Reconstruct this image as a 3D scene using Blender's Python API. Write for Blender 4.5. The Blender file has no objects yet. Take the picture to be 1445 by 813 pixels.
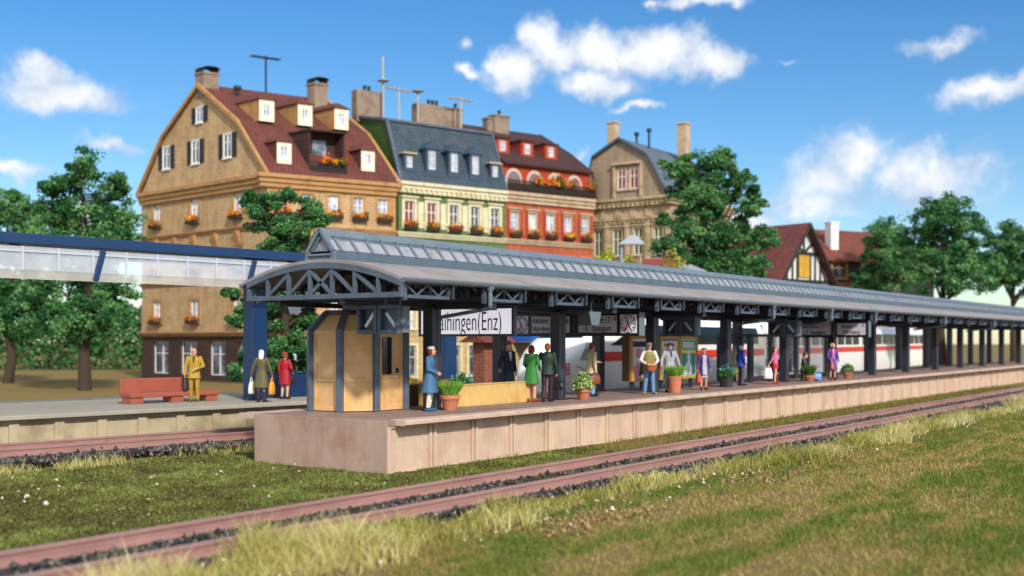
EXPOSURE=0.45; SUN_STRENGTH=3.2; SKY_STRENGTH=0.142; SKY_SAT=1.32; SKY_VAL=0.70; FILL_CLOUD=8.0; FRONT_CLOUD=5.4
import bpy, math, random
import numpy as np
from mathutils import Vector, Matrix
from mathutils.bvhtree import BVHTree
random.seed(7); RNG = np.random.default_rng(7)
R = math.radians
scene = bpy.context.scene
COL = scene.collection

# ------------------------------------------------------------------ camera frame (world: X along the platform, Y across it, Z up)
FPX, PCX, HOR = 1598.0, 722.5, 480.0
YAW = math.atan2(1850 - PCX, FPX)
FW = Vector((math.cos(YAW), math.sin(YAW), 0)); RT = Vector((math.sin(YAW), -math.cos(YAW), 0))
CAM = Vector((-19.74, -17.46, 3.12))
def cw(s, d, z=0.0):
    """ground point s metres to the right and d metres ahead of the viewpoint"""
    p = CAM + RT * s + FW * d
    return Vector((p.x, p.y, z))
def pxd(px, d, z=0.0): return cw((px - PCX) / FPX * d, d, z)
def atz(px, py, z):
    return pxd(px, FPX * (CAM.z - z) / (py - HOR), z)

# ------------------------------------------------------------------ materials
def lin(h):
    if not isinstance(h, str): return tuple(h) + (1.0,) if len(h) == 3 else tuple(h)
    h = h.lstrip('#'); o = []
    for i in (0, 2, 4):
        c = int(h[i:i+2], 16) / 255.0
        o.append(c / 12.92 if c <= 0.04045 else ((c + 0.055) / 1.055) ** 2.4)
    return (o[0], o[1], o[2], 1.0)
MATS = {}
def nodes_of(m):
    m.use_nodes = True
    return m.node_tree, m.node_tree.nodes, m.node_tree.links
def mixrgb(nt, blend, fac, a, b):
    n = nt.nodes.new('ShaderNodeMix'); n.data_type = 'RGBA'; n.blend_type = blend
    for sock, v in ((n.inputs[0], fac), (n.inputs[6], a), (n.inputs[7], b)):
        if hasattr(v, 'links') or hasattr(v, 'is_linked'): nt.links.new(v, sock)
        else: sock.default_value = v
    return n.outputs[2]
def ramp(nt, src, stops):
    n = nt.nodes.new('ShaderNodeValToRGB'); nt.links.new(src, n.inputs[0])
    e = n.color_ramp.elements
    while len(e) < len(stops): e.new(0.5)
    for el, (p, c) in zip(e, stops): el.position = p; el.color = lin(c) if isinstance(c, str) else c
    return n.outputs[0]
def noise(nt, vec, scale, detail=4, rough=0.6):
    n = nt.nodes.new('ShaderNodeTexNoise'); n.inputs['Scale'].default_value = scale
    n.inputs['Detail'].default_value = detail; n.inputs['Roughness'].default_value = rough
    if vec is not None: nt.links.new(vec, n.inputs['Vector'])
    return n.outputs['Fac']
def shade(c, k): return (min(c[0]*k, 1), min(c[1]*k, 1), min(c[2]*k, 1), 1)
def mat(name, col, rough=0.55, var=0.15, scale=3.0, bump=0.0, bscale=40.0, metal=0.0, spec=0.4, grime=None, coords='Object', stretch=None, streak=0.0):
    """painted / moulded surface: base colour with blotchy variation, fine bump, optional grime colour in patches"""
    if name in MATS: return MATS[name]
    m = bpy.data.materials.new(name); MATS[name] = m
    nt, N, L = nodes_of(m); b = N['Principled BSDF']
    tc = N.new('ShaderNodeTexCoord'); v = tc.outputs[coords]
    if stretch:
        mp = N.new('ShaderNodeMapping'); mp.inputs['Scale'].default_value = stretch; L.new(v, mp.inputs[0]); v = mp.outputs[0]
    c = lin(col)
    f = noise(nt, v, scale, 5, 0.65)
    out = ramp(nt, f, [(0.25, shade(c, 1 - var)), (0.75, shade(c, 1 + var))])
    if grime:
        g = ramp(nt, noise(nt, v, scale * 0.6, 7, 0.72), [(0.48, (0, 0, 0, 1)), (0.66, (1, 1, 1, 1))])
        out = mixrgb(nt, 'MIX', g, out, lin(grime))
    if streak:                                                           # rain runs down upright faces
        ms = N.new('ShaderNodeMapping'); ms.inputs['Scale'].default_value = (.9, .9, .12); L.new(tc.outputs['Object'], ms.inputs[0]); k = 1 - streak
        out = mixrgb(nt, 'MULTIPLY', 1.0, out, ramp(nt, noise(nt, ms.outputs[0], 1.8, 7, .68), [(.34, (k, k*.97, k*.93, 1)), (.52, (1, 1, 1, 1)), (.72, (1 + streak*.25,)*3 + (1,))]))
    L.new(out, b.inputs['Base Color'])
    b.inputs['Roughness'].default_value = rough; b.inputs['Metallic'].default_value = metal
    b.inputs['Specular IOR Level'].default_value = spec
    if bump:
        bn = N.new('ShaderNodeBump'); bn.inputs['Strength'].default_value = bump; bn.inputs['Distance'].default_value = 0.02
        L.new(noise(nt, v, bscale, 3), bn.inputs['Height']); L.new(bn.outputs[0], b.inputs['Normal'])
    return m
def brickmat(name, c1, c2, mortar, bw=0.5, bh=0.18, msize=0.02, bump=0.5, offset=0.5, rough=0.8, blot=0.25, blotcol=None):
    if name in MATS: return MATS[name]
    m = bpy.data.materials.new(name); MATS[name] = m
    nt, N, L = nodes_of(m); b = N['Principled BSDF']
    tc = N.new('ShaderNodeTexCoord'); uv = tc.outputs['UV']
    br = N.new('ShaderNodeTexBrick'); L.new(uv, br.inputs['Vector'])
    br.inputs['Color1'].default_value = lin(c1); br.inputs['Color2'].default_value = lin(c2); br.inputs['Mortar'].default_value = lin(mortar)
    br.inputs['Scale'].default_value = 1.0; br.inputs['Mortar Size'].default_value = msize
    br.inputs['Brick Width'].default_value = bw; br.inputs['Row Height'].default_value = bh; br.offset = offset
    f = noise(nt, uv, 0.55, 6, 0.7)
    g = ramp(nt, f, [(0.3, (1 - blot, 1 - blot, 1 - blot, 1)), (0.7, (1 + blot*0.4,) * 3 + (1,))])
    out = mixrgb(nt, 'MULTIPLY', 1.0, br.outputs['Color'], g)
    mp = N.new('ShaderNodeMapping'); mp.inputs['Scale'].default_value = (1.7, 0.16, 1); L.new(uv, mp.inputs[0])      # rain streaks and faded patches
    out = mixrgb(nt, 'MULTIPLY', 0.75, out, ramp(nt, noise(nt, mp.outputs[0], 1.4, 5, .6), [(.32, (.70, .68, .66, 1)), (.55, (1, 1, 1, 1)), (.8, (1.1, 1.08, 1.05, 1))]))
    if blotcol:
        k = ramp(nt, noise(nt, uv, 0.9, 6, 0.75), [(0.5, (0, 0, 0, 1)), (0.72, (1, 1, 1, 1))])
        out = mixrgb(nt, 'MIX', k, out, lin(blotcol))
    L.new(out, b.inputs['Base Color']); b.inputs['Roughness'].default_value = rough
    bn = N.new('ShaderNodeBump'); bn.inputs['Strength'].default_value = bump; bn.inputs['Distance'].default_value = 0.03; bn.invert = True
    L.new(br.outputs['Fac'], bn.inputs['Height']); L.new(bn.outputs[0], b.inputs['Normal'])
    return m
def leafmat(name, dark, mid, light, rough=0.6, trans=0.15):
    """leaf faces: colour picked per leaf from the leaf's own UV value"""
    if name in MATS: return MATS[name]
    m = bpy.data.materials.new(name); MATS[name] = m
    nt, N, L = nodes_of(m); b = N['Principled BSDF']
    tc = N.new('ShaderNodeTexCoord'); sp = N.new('ShaderNodeSeparateXYZ'); L.new(tc.outputs['UV'], sp.inputs[0])
    c = ramp(nt, sp.outputs[0], [(0.0, dark), (0.5, mid), (1.0, light)])
    L.new(c, b.inputs['Base Color']); b.inputs['Roughness'].default_value = rough; b.inputs['Specular IOR Level'].default_value = 0.25
    t = N.new('ShaderNodeBsdfTranslucent'); L.new(c, t.inputs['Color'])
    mx = N.new('ShaderNodeMixShader'); mx.inputs[0].default_value = trans
    L.new(b.outputs[0], mx.inputs[1]); L.new(t.outputs[0], mx.inputs[2]); L.new(mx.outputs[0], N['Material Output'].inputs[0])
    return m
def glassmat(name, col, alpha=0.25, rough=0.05):
    if name in MATS: return MATS[name]
    m = bpy.data.materials.new(name); MATS[name] = m
    nt, N, L = nodes_of(m); b = N['Principled BSDF']
    tc = N.new('ShaderNodeTexCoord')
    L.new(ramp(nt, noise(nt, tc.outputs['Object'], 1.5, 4), [(0.3, shade(lin(col), 0.85)), (0.7, shade(lin(col), 1.1))]), b.inputs['Base Color'])
    b.inputs['Roughness'].default_value = rough; b.inputs['Alpha'].default_value = alpha; b.inputs['Specular IOR Level'].default_value = 0.6
    return m

# ------------------------------------------------------------------ mesh building
def tag(o, label, cat=None, group=None, kind=None):
    if label: o['label'] = label
    if cat: o['category'] = cat
    if group: o['group'] = group
    if kind: o['kind'] = kind
    return o
def empty(name, loc, rz=0.0, label=None, cat=None, group=None):
    o = bpy.data.objects.new(name, None); COL.objects.link(o)
    o.location = loc; o.rotation_euler = (0, 0, rz); o.empty_display_size = 0.3
    return tag(o, label, cat, group)
def link(name, me, parent=None, loc=(0, 0, 0), rz=0.0):
    o = bpy.data.objects.new(name, me); COL.objects.link(o)
    if parent is not None: o.parent = parent
    o.location = loc; o.rotation_euler = (0, 0, rz)
    return o
def copy_tree(o, parent=None):
    c = o.copy(); COL.objects.link(c)
    if parent is not None: c.parent = parent
    for ch in list(o.children): copy_tree(ch, c)
    return c
class MB:
    def __init__(s): s.v = []; s.f = []; s.fm = []; s.cur = 0
    def add(s, vs, fs):
        b = len(s.v); s.v += [tuple(v) for v in vs]
        for f in fs: s.f.append(tuple(b + i for i in f)); s.fm.append(s.cur)
    def box(s, x0, x1, y0, y1, z0, z1):
        s.add([(x0,y0,z0),(x1,y0,z0),(x1,y1,z0),(x0,y1,z0),(x0,y0,z1),(x1,y0,z1),(x1,y1,z1),(x0,y1,z1)],
              [(0,3,2,1),(4,5,6,7),(0,1,5,4),(1,2,6,5),(2,3,7,6),(3,0,4,7)]); return s
    def beam(s, p, q, w, h, up=(0, 0, 1)):
        p, q = Vector(p), Vector(q); d = (q - p).normalized(); u = Vector(up)
        if abs(d.dot(u)) > 0.98: u = Vector((0, 1, 0)) if abs(d.y) < 0.9 else Vector((1, 0, 0))
        a = d.cross(u).normalized(); c = a.cross(d).normalized(); vs = []
        for e in (p, q):
            for i, j in ((-1,-1),(1,-1),(1,1),(-1,1)): vs.append(e + a * (w/2*i) + c * (h/2*j))
        s.add(vs, [(0,3,2,1),(4,5,6,7),(0,1,5,4),(1,2,6,5),(2,3,7,6),(3,0,4,7)]); return s
    def prism(s, poly, axis, t0, t1):
        """closed outline given in the two remaining axes, extruded along axis from t0 to t1"""
        n = len(poly); vs = []
        for t in (t0, t1):
            for a, b in poly: vs.append({'x': (t, a, b), 'y': (a, t, b), 'z': (a, b, t)}[axis])
        ar = sum(poly[i][0]*poly[(i+1) % n][1] - poly[(i+1) % n][0]*poly[i][1] for i in range(n))
        flip = (ar < 0) ^ (axis == 'y') ^ (t1 < t0)
        fs = [tuple(range(n))[::-1], tuple(range(n, 2*n))] + [(i, (i+1) % n, n + (i+1) % n, n + i) for i in range(n)]
        if flip: fs = [f[::-1] for f in fs]
        s.add(vs, fs); return s
    def tube(s, pts, r, n=10, caps=True):
        pts = [Vector(p) for p in pts]; rs = r if isinstance(r, (list, tuple)) else [r] * len(pts)
        vs = []; m = len(pts); prev = None
        for i, p in enumerate(pts):
            d = (pts[min(i+1, m-1)] - pts[max(i-1, 0)]).normalized()
            if prev is None:
                u = Vector((0, 0, 1)) if abs(d.z) < 0.9 else Vector((1, 0, 0))
                a = d.cross(u).normalized()
            else: a = (prev - d * prev.dot(d)).normalized()
            prev = a; c = d.cross(a)
            for k in range(n):
                t = 2*math.pi*k/n; vs.append(p + (a*math.cos(t) + c*math.sin(t)) * rs[i])
        fs = [(i*n+k, i*n+(k+1) % n, (i+1)*n+(k+1) % n, (i+1)*n+k) for i in range(m-1) for k in range(n)]
        if caps: fs += [tuple(range(n))[::-1], tuple((m-1)*n + k for k in range(n))]
        s.add(vs, fs); return s
    def lathe(s, prof, n=24, c=(0, 0, 0), sq=None):
        vs = [(c[0] + r*math.cos(2*math.pi*k/n), c[1] + r*math.sin(2*math.pi*k/n), c[2] + z) for r, z in prof for k in range(n)]
        m = len(prof)
        fs = [(i*n+k, i*n+(k+1) % n, (i+1)*n+(k+1) % n, (i+1)*n+k) for i in range(m-1) for k in range(n)]
        fs += [tuple(range(n))[::-1], tuple((m-1)*n+k for k in range(n))]
        s.add(vs, fs); return s
    def loft(s, rings):
        n = len(rings[0]); m = len(rings)
        fs = [(i*n+k, i*n+(k+1) % n, (i+1)*n+(k+1) % n, (i+1)*n+k) for i in range(m-1) for k in range(n)]
        fs += [tuple(range(n))[::-1], tuple((m-1)*n+k for k in range(n))]
        s.add([v for r in rings for v in r], fs); return s
    def ell(s, c, r, n=12, m=8, tilt=None):
        vs = []; M = tilt or Matrix.Identity(3); c = Vector(c)
        for i in range(1, m):
            t = math.pi*i/m
            for k in range(n):
                p = 2*math.pi*k/n
                vs.append(c + M @ Vector((r[0]*math.sin(t)*math.cos(p), r[1]*math.sin(t)*math.sin(p), -r[2]*math.cos(t))))
        vs.append(c + M @ Vector((0, 0, -r[2]))); vs.append(c + M @ Vector((0, 0, r[2])))
        a, b = len(vs)-2, len(vs)-1
        fs = [(i*n+k, i*n+(k+1) % n, (i+1)*n+(k+1) % n, (i+1)*n+k) for i in range(m-2) for k in range(n)]
        fs += [(a, (k+1) % n, k) for k in range(n)] + [(b, (m-2)*n+k, (m-2)*n+(k+1) % n) for k in range(n)]
        s.add(vs, fs); return s
    def mesh(s, name, mats, T=None, smooth=None):
        me = bpy.data.meshes.new(name)
        me.from_pydata([tuple(T(*v)) for v in s.v] if T else s.v, [], s.f)
        for m in (mats if isinstance(mats, (list, tuple)) else [mats]): me.materials.append(m)
        me.polygons.foreach_set('material_index', s.fm)
        uv = me.uv_layers.new(name='UVMap'); data = []
        for f in s.f:                                                # metre-true box projection in the builder's own axes
            p = [s.v[i] for i in f]; nx = ny = nz = 0.0
            for i in range(len(p)):
                a, b = p[i], p[(i+1) % len(p)]
                nx += (a[1]-b[1])*(a[2]+b[2]); ny += (a[2]-b[2])*(a[0]+b[0]); nz += (a[0]-b[0])*(a[1]+b[1])
            ln = math.sqrt(nx*nx+ny*ny+nz*nz) or 1.0
            ax, ay, az = abs(nx)/ln, abs(ny)/ln, abs(nz)/ln
            for q in p:
                if az > 0.92: data += [q[0], q[1]]
                elif ay >= ax: data += [q[0], q[2] / max(0.35, math.sqrt(max(0, 1-az*az)))]
                else: data += [q[1], q[2] / max(0.35, math.sqrt(max(0, 1-az*az)))]
        uv.data.foreach_set('uv', data)
        if smooth is not None:
            me.polygons.foreach_set('use_smooth', [True]*len(s.f))
            me.set_sharp_from_angle(angle=R(smooth))
        me.update(); return me
    def build(s, name, mats, parent=None, T=None, smooth=None, bevel=0.0, loc=(0, 0, 0), rz=0.0):
        o = link(name, s.mesh(name, mats, T, smooth), parent, loc, rz)
        if bevel:
            b = o.modifiers.new('edge', 'BEVEL'); b.width = bevel; b.segments = 2; b.limit_method = 'ANGLE'; b.angle_limit = R(40)
            b.harden_normals = False
        return o
def np_mesh(name, V, F, m, U=None):
    """big meshes from arrays: V (n,3), F (k,c), U one value pair per face"""
    me = bpy.data.meshes.new(name); k, c = F.shape
    me.vertices.add(len(V)); me.vertices.foreach_set('co', np.ascontiguousarray(V, dtype=np.float32).ravel())
    me.loops.add(k*c); me.loops.foreach_set('vertex_index', np.ascontiguousarray(F, dtype=np.int32).ravel())
    me.polygons.add(k); me.polygons.foreach_set('loop_start', np.arange(0, k*c, c, dtype=np.int32))
    if U is not None:
        uv = me.uv_layers.new(name='UVMap'); uv.data.foreach_set('uv', np.repeat(U, c, axis=0).astype(np.float32).ravel())
    for mm in (m if isinstance(m, (list, tuple)) else [m]): me.materials.append(mm)
    me.update(calc_edges=True); me.validate(); return me
def leaf_arrays(P, size, aspect=1.8, flat=0.0, up=None):
    """one diamond-shaped leaf per point, random orientation"""
    n = len(P); d = RNG.normal(size=(n, 3)); d[:, 2] *= (1-flat)
    if up is not None: d += np.array([0, 0, up])
    d /= np.linalg.norm(d, axis=1)[:, None]
    e = np.cross(d, RNG.normal(size=(n, 3))); e /= np.linalg.norm(e, axis=1)[:, None]
    sz = (size * RNG.uniform(0.6, 1.35, n))[:, None]
    V = np.stack([P - d*sz*0.5, P + e*sz*0.5/aspect, P + d*sz*0.5, P - e*sz*0.5/aspect], 1).reshape(-1, 3)
    return V, np.arange(4*n).reshape(n, 4)
def leaf_mesh(name, P, size, m, aspect=1.8, u=None, up=None):
    V, F = leaf_arrays(P, size, aspect, up=up)
    U = np.stack([u if u is not None else RNG.uniform(0, 1, len(P)), np.zeros(len(P))], 1)
    return np_mesh(name, V, F, m, U)
def text_mesh(s, size, m, xs=1.0, depth=0.004, bold=0.0, align='CENTER'):
    cu = bpy.data.curves.new('lettering', 'FONT'); cu.body = s; cu.size = size; cu.align_x = align; cu.align_y = 'CENTER'
    cu.extrude = depth; cu.offset = bold; cu.resolution_u = 4
    o = bpy.data.objects.new('lettering', cu); COL.objects.link(o)
    dg = bpy.context.evaluated_depsgraph_get(); me = bpy.data.meshes.new_from_object(o.evaluated_get(dg))
    bpy.data.objects.remove(o); bpy.data.curves.remove(cu)
    for v in me.vertices: v.co.x *= xs
    me.materials.clear(); me.materials.append(m); me.name = 'lettering'
    return me
def place_text(name, me, parent, p, xdir, ydir=(0, 0, 1)):
    """text laid out along xdir, letters upright along ydir, at p in the parent's frame"""
    x = Vector(xdir).normalized(); y = Vector(ydir).normalized(); z = x.cross(y)
    o = link(name, me, parent)
    o.matrix_local = Matrix(((x.x, y.x, z.x, p[0]), (x.y, y.y, z.y, p[1]), (x.z, y.z, z.z, p[2]), (0, 0, 0, 1)))
    return o
# ------------------------------------------------------------------ camera, sky, sun
cd = bpy.data.cameras.new('camera'); cam = bpy.data.objects.new('camera', cd); COL.objects.link(cam); scene.camera = cam
cd.sensor_width = 36.0; cd.lens = FPX / 1445.0 * 36.0
cd.shift_y = (HOR - 406.5) / 1445.0
cam.location = CAM
cam.rotation_euler = (R(90), 0, YAW - R(90))
cd.clip_start = 0.5; cd.clip_end = 3000
cd.dof.use_dof = True; cd.dof.focus_distance = 31.0
cd.dof.aperture_fstop = (cd.lens / 1000.0) / 0.098
scene.view_settings.view_transform = 'Standard'; scene.view_settings.look = 'None'
scene.view_settings.gamma = 1; scene.view_settings.use_curve_mapping = False
scene.view_settings.exposure = EXPOSURE
sun_h = (RT * 0.40 - FW * 0.92).normalized(); SUN_EL = R(34)
to_sun = Vector((sun_h.x*math.cos(SUN_EL), sun_h.y*math.cos(SUN_EL), math.sin(SUN_EL)))
sl = bpy.data.lights.new('sun', 'SUN'); so = bpy.data.objects.new('sun', sl); COL.objects.link(so)
sl.energy = SUN_STRENGTH; sl.angle = R(3.0); sl.color = (1.0, 0.945, 0.86)
so.rotation_euler = (-to_sun).to_track_quat('-Z', 'Y').to_euler(); so.location = (0, -30, 40)

world = bpy.data.worlds.new('World'); scene.world = world; world.use_nodes = True
nt = world.node_tree; N = nt.nodes; L = nt.links; bg = N['Background']; bg.inputs[1].default_value = SKY_STRENGTH
sky = N.new('ShaderNodeTexSky'); sky.sky_type = 'NISHITA'; sky.sun_disc = False
sky.sun_elevation = SUN_EL; sky.sun_rotation = math.atan2(to_sun.x, to_sun.y)
sky.air_density = 1.0; sky.dust_density = 0.3; sky.ozone_density = 3.0; sky.altitude = 300
def M(op, a, b=None, clamp=False):
    n = N.new('ShaderNodeMath'); n.operation = op; n.use_clamp = clamp
    for i, v in enumerate((a, b)):
        if v is None: continue
        if hasattr(v, 'is_linked'): L.new(v, n.inputs[i])
        else: n.inputs[i].default_value = v
    return n.outputs[0]
def VM(op, a, b):
    n = N.new('ShaderNodeVectorMath'); n.operation = op
    for i, v in enumerate((a, b)):
        if hasattr(v, 'is_linked'): L.new(v, n.inputs[i])
        elif v is not None: n.inputs[i].default_value = v
    return n
tc = N.new('ShaderNodeTexCoord'); dirv = tc.outputs['Generated']
dr = VM('DOT_PRODUCT', dirv, tuple(RT)).outputs['Value']; df = VM('DOT_PRODUCT', dirv, tuple(FW)).outputs['Value']
sx = N.new('ShaderNodeSeparateXYZ'); L.new(dirv, sx.inputs[0])
az = M('ARCTAN2', dr, df); el = M('ARCSINE', sx.outputs[2])
cx = N.new('ShaderNodeCombineXYZ'); L.new(az, cx.inputs[0]); L.new(el, cx.inputs[1]); ae = cx.outputs[0]
# clouds: each is a cluster of lobes given by compass bearing and height above the horizon, edges broken up by turbulence
nz = N.new('ShaderNodeTexNoise'); nz.inputs['Scale'].default_value = 26; nz.inputs['Detail'].default_value = 8; nz.inputs['Roughness'].default_value = 0.58
L.new(ae, nz.inputs['Vector'])
warp = VM('ADD', ae, VM('SCALE', VM('SUBTRACT', nz.outputs['Color'], (0.5, 0.5, 0.5)).outputs[0], None).outputs[0])
warp.inputs[1].links[0].from_node.inputs['Scale'].default_value = 0.045
wv = warp.outputs[0]
LOBES = [(728,104,46,34,1),(708,92,26,24,1),(762,58,34,30,1),(775,80,36,30,1),(838,72,62,36,1),(925,72,68,36,1),(1005,90,54,26,1),(840,118,58,22,1),(898,150,34,8,.75),
         (660,103,18,9,.9),(655,68,14,8,.5),(1000,-2,70,13,.95),(925,-2,16,8,.6),(1165,258,76,46,.66),(1208,222,54,52,.72),(1140,292,84,24,.6),(1060,312,44,10,.9),
         (815,217,22,7,.55),(1108,86,12,5,.35),(1310,250,110,50,.6),(1400,130,70,24,.8),(1330,60,60,14,.6),(90,130,90,28,.85),(60,108,50,26,.85),(150,205,60,12,.6),(120,300,90,20,.6),(20,240,60,16,.7)]
dens = None; under = None
for px, py, rx, ry, op in LOBES:
    a0 = math.atan((px - PCX) / FPX); e0 = math.atan((HOR - py) / FPX * math.cos(a0))
    s = VM('SUBTRACT', wv, (a0, e0, 0)).outputs[0]
    q = VM('MULTIPLY', s, (FPX/rx/1.25, FPX/ry/1.25, 0)).outputs[0]
    ln = VM('LENGTH', q, None).outputs['Value']
    f = M('MULTIPLY', M('SUBTRACT', 1.0, ln), op)
    n = N.new('ShaderNodeMath'); n.operation = 'SMOOTH_MAX'; n.inputs[2].default_value = 0.15
    if dens is None: dens = f
    else: L.new(dens, n.inputs[0]); L.new(f, n.inputs[1]); dens = n.outputs[0]
n2 = noise(nt, wv, 60, 6, 0.6)
dd = M('ADD', M('MULTIPLY', dens, 1.3), M('MULTIPLY', M('SUBTRACT', n2, 0.5), 0.8))
# unseen broken cloud added behind the viewpoint as white fill light
n3 = noise(nt, VM('MULTIPLY', dirv, (2.2, 2.2, 4.0)).outputs[0], 1.6, 7, 0.55)
bk_ = N.new('ShaderNodeMapRange'); bk_.interpolation_type = 'SMOOTHSTEP'; L.new(df, bk_.inputs[0])
bk_.inputs[1].default_value = 0.62; bk_.inputs[2].default_value = 0.30; bk_.inputs[3].default_value = 0; bk_.inputs[4].default_value = 1
dd = M('MAXIMUM', dd, M('MULTIPLY', M('MULTIPLY', M('SUBTRACT', n3, 0.36), 4.0), bk_.outputs[0]))
mr = N.new('ShaderNodeMapRange'); mr.interpolation_type = 'SMOOTHSTEP'; L.new(dd, mr.inputs[0])
mr.inputs[1].default_value = 0.02; mr.inputs[2].default_value = 0.80; mr.inputs[3].default_value = 0; mr.inputs[4].default_value = 0.96
shadow = noise(nt, VM('ADD', ae, (0.0, 0.012, 0.3)).outputs[0], 34, 5, 0.55)
ccol = ramp(nt, M('ADD', M('MULTIPLY', shadow, 0.75), M('MULTIPLY', dd, 0.25)), [(0.36, (0.50, 0.60, 0.76, 1)), (0.50, (0.74, 0.81, 0.92, 1)), (0.64, (0.98, 0.99, 1.0, 1))])
cb = N.new('ShaderNodeCombineXYZ'); cv_ = M('ADD', M('MULTIPLY', bk_.outputs[0], FILL_CLOUD - FRONT_CLOUD), FRONT_CLOUD)
for i in range(3): L.new(cv_, cb.inputs[i])
cs = mixrgb(nt, 'MULTIPLY', 1.0, ccol, cb.outputs[0])
hs = N.new('ShaderNodeHueSaturation'); hs.inputs['Saturation'].default_value = SKY_SAT; hs.inputs['Value'].default_value = SKY_VAL; hs.inputs['Hue'].default_value = 0.502
L.new(sky.outputs[0], hs.inputs['Color'])
L.new(mixrgb(nt, 'MIX', mr.outputs[0], hs.outputs[0], cs), bg.inputs[0])

# ------------------------------------------------------------------ ground
def groundmat():
    m = bpy.data.materials.new('turf_soil'); nt, N, L = nodes_of(m); b = N['Principled BSDF']
    tc = N.new('ShaderNodeTexCoord'); v = tc.outputs['Object']
    mp = N.new('ShaderNodeMapping'); mp.inputs['Scale'].default_value = (0.16, 1.0, 1.0); mp.inputs['Rotation'].default_value = (0, 0, R(-6)); L.new(v, mp.inputs[0])
    streak = noise(nt, mp.outputs[0], 1.1, 6, 0.65); fine = noise(nt, v, 9.0, 6, 0.7)
    a = ramp(nt, streak, [(0.36, '#7c6640'), (0.52, '#766a3e'), (0.68, '#62682d')])
    c = ramp(nt, fine, [(0.3, '#4d3c22'), (0.5, '#80683f'), (0.72, '#a88f62')])
    L.new(mixrgb(nt, 'MIX', 0.5, a, c), b.inputs['Base Color']); b.inputs['Roughness'].default_value = 0.95; b.inputs['Specular IOR Level'].default_value = 0.1
    bn = N.new('ShaderNodeBump'); bn.inputs['Strength'].default_value = 0.8; bn.inputs['Distance'].default_value = 0.05
    L.new(noise(nt, v, 14, 6, 0.7), bn.inputs['Height']); L.new(bn.outputs[0], b.inputs['Normal'])
    return m
def ground_z(x, y):
    return 0.0
mb = MB(); mb.box(-700, 900, -700, 900, -0.5, 0.0)
tag(mb.build('ground', groundmat()), 'grassy ground with bare brown earth in streaks', None, None, 'structure')

m_ballast = mat('ballast_bed', '#3a3735', 0.95, 0.5, 6.0, 1.0, 18)
m_rail = mat('rail_rust', '#9c766e', 0.5, 0.16, 2.5, 0.15, 30, spec=0.35, grime='#8b665d', stretch=(0.25, 1, 1))
m_railtop = mat('rail_head', '#a5807c', 0.32, 0.12, 3.0, metal=0.2)
RAILP = [(-.085,.0),(.085,.0),(.085,.035),(.03,.055),(.028,.15),(.05,.165),(.05,.205),(.038,.215),(-.038,.215),(-.05,.205),(-.05,.165),(-.028,.15),(-.03,.055),(-.085,.035)]
def sweep(mb, prof, path, z0):
    """profile (across, up) carried along a ground path"""
    rings = []
    for i, p in enumerate(path):
        d = (path[min(i+1, len(path)-1)] - path[max(i-1, 0)]); d.z = 0; d.normalize(); s = Vector((d.y, -d.x, 0))
        rings.append([tuple(Vector((p.x, p.y, z0 + h)) - s * a) for a, h in prof])
    mb.loft([r[::-1] for r in rings])
def offset_path(path, o):
    out = []
    for i, p in enumerate(path):
        d = (path[min(i+1, len(path)-1)] - path[max(i-1, 0)]); d.z = 0; d.normalize()
        out.append(p + Vector((-d.y, d.x, 0)) * o)
    return out
def track(path, label, z0, bed, gauge=1.5):
    t = empty('railway_track', path[0], 0, label, 'railway track')
    rel = [p - path[0] for p in path]
    for o in (-gauge/2, gauge/2):
        mb = MB(); sweep(mb, RAILP, offset_path(rel, o), z0)
        r = mb.build('rail', m_rail, t)
        mb = MB(); sweep(mb, [(-.04,.2145),(.04,.2145),(.04,.219),(-.04,.219)], offset_path(rel, o), z0)
        mb.build('running_surface', m_railtop, r)
    mb = MB(); sweep(mb, [(-bed,0),(bed,0),(bed-.45,z0-.012),(-bed+.45,z0-.012)], rel, 0.0)
    b = mb.build('trackbed', m_ballast, None, loc=path[0]); tag(b, 'dark stone bed under ' + label.split(' ', 2)[2], None, None, 'structure')
    return t
TRK1 = [Vector((x, -3.95, 0)) for x in (-40, -20, 0, 20, 40, 60, 85)]
track(TRK1, 'reddish brown rails in the grass along the front of the platform', 0.07, 1.35, 1.62)
# the far track swings from along the second platform onto the train's straight
T2C = [(-9.6 + .669*u, 32.3 + .743*u) for u in (-20, -13, -7, -2, 3, 8, 11, 13)]
TD = (math.sin(R(30)), math.cos(R(30)))                                # train direction (right, ahead)
NOSE = (.75, 45.3)
pts = [cw(*p) for p in T2C]
for k in (3, 8, 14, 25, 40, 60, 80): pts.append(cw(NOSE[0] + TD[0]*k, NOSE[1] + TD[1]*k))
track(pts, 'dark reddish rails curving between the two platforms below the white train', 0.22, 1.5)

# ------------------------------------------------------------------ ballast stones, grass, flowers
def dist_path(P, path):
    best = np.full(len(P), 1e9)
    for a, b in zip(path[:-1], path[1:]):
        a2, b2 = np.array([a.x, a.y]), np.array([b.x, b.y]); ab = b2-a2
        t = np.clip(((P-a2) @ ab) / (ab @ ab), 0, 1)
        best = np.minimum(best, np.linalg.norm(P - (a2 + t[:, None]*ab), axis=1))
    return best
def vnoise(P, sc, seed=0):
    """cheap smooth value noise on the ground plane"""
    q = P * sc; i = np.floor(q).astype(int); f = q - i; f = f*f*(3-2*f)
    def h(a, b):
        v = np.sin(a*127.1 + b*311.7 + seed*74.7) * 43758.5453; return v - np.floor(v)
    return ((h(i[:,0], i[:,1])*(1-f[:,0]) + h(i[:,0]+1, i[:,1])*f[:,0])*(1-f[:,1]) + (h(i[:,0], i[:,1]+1)*(1-f[:,0]) + h(i[:,0]+1, i[:,1]+1)*f[:,0])*f[:,1])
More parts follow.
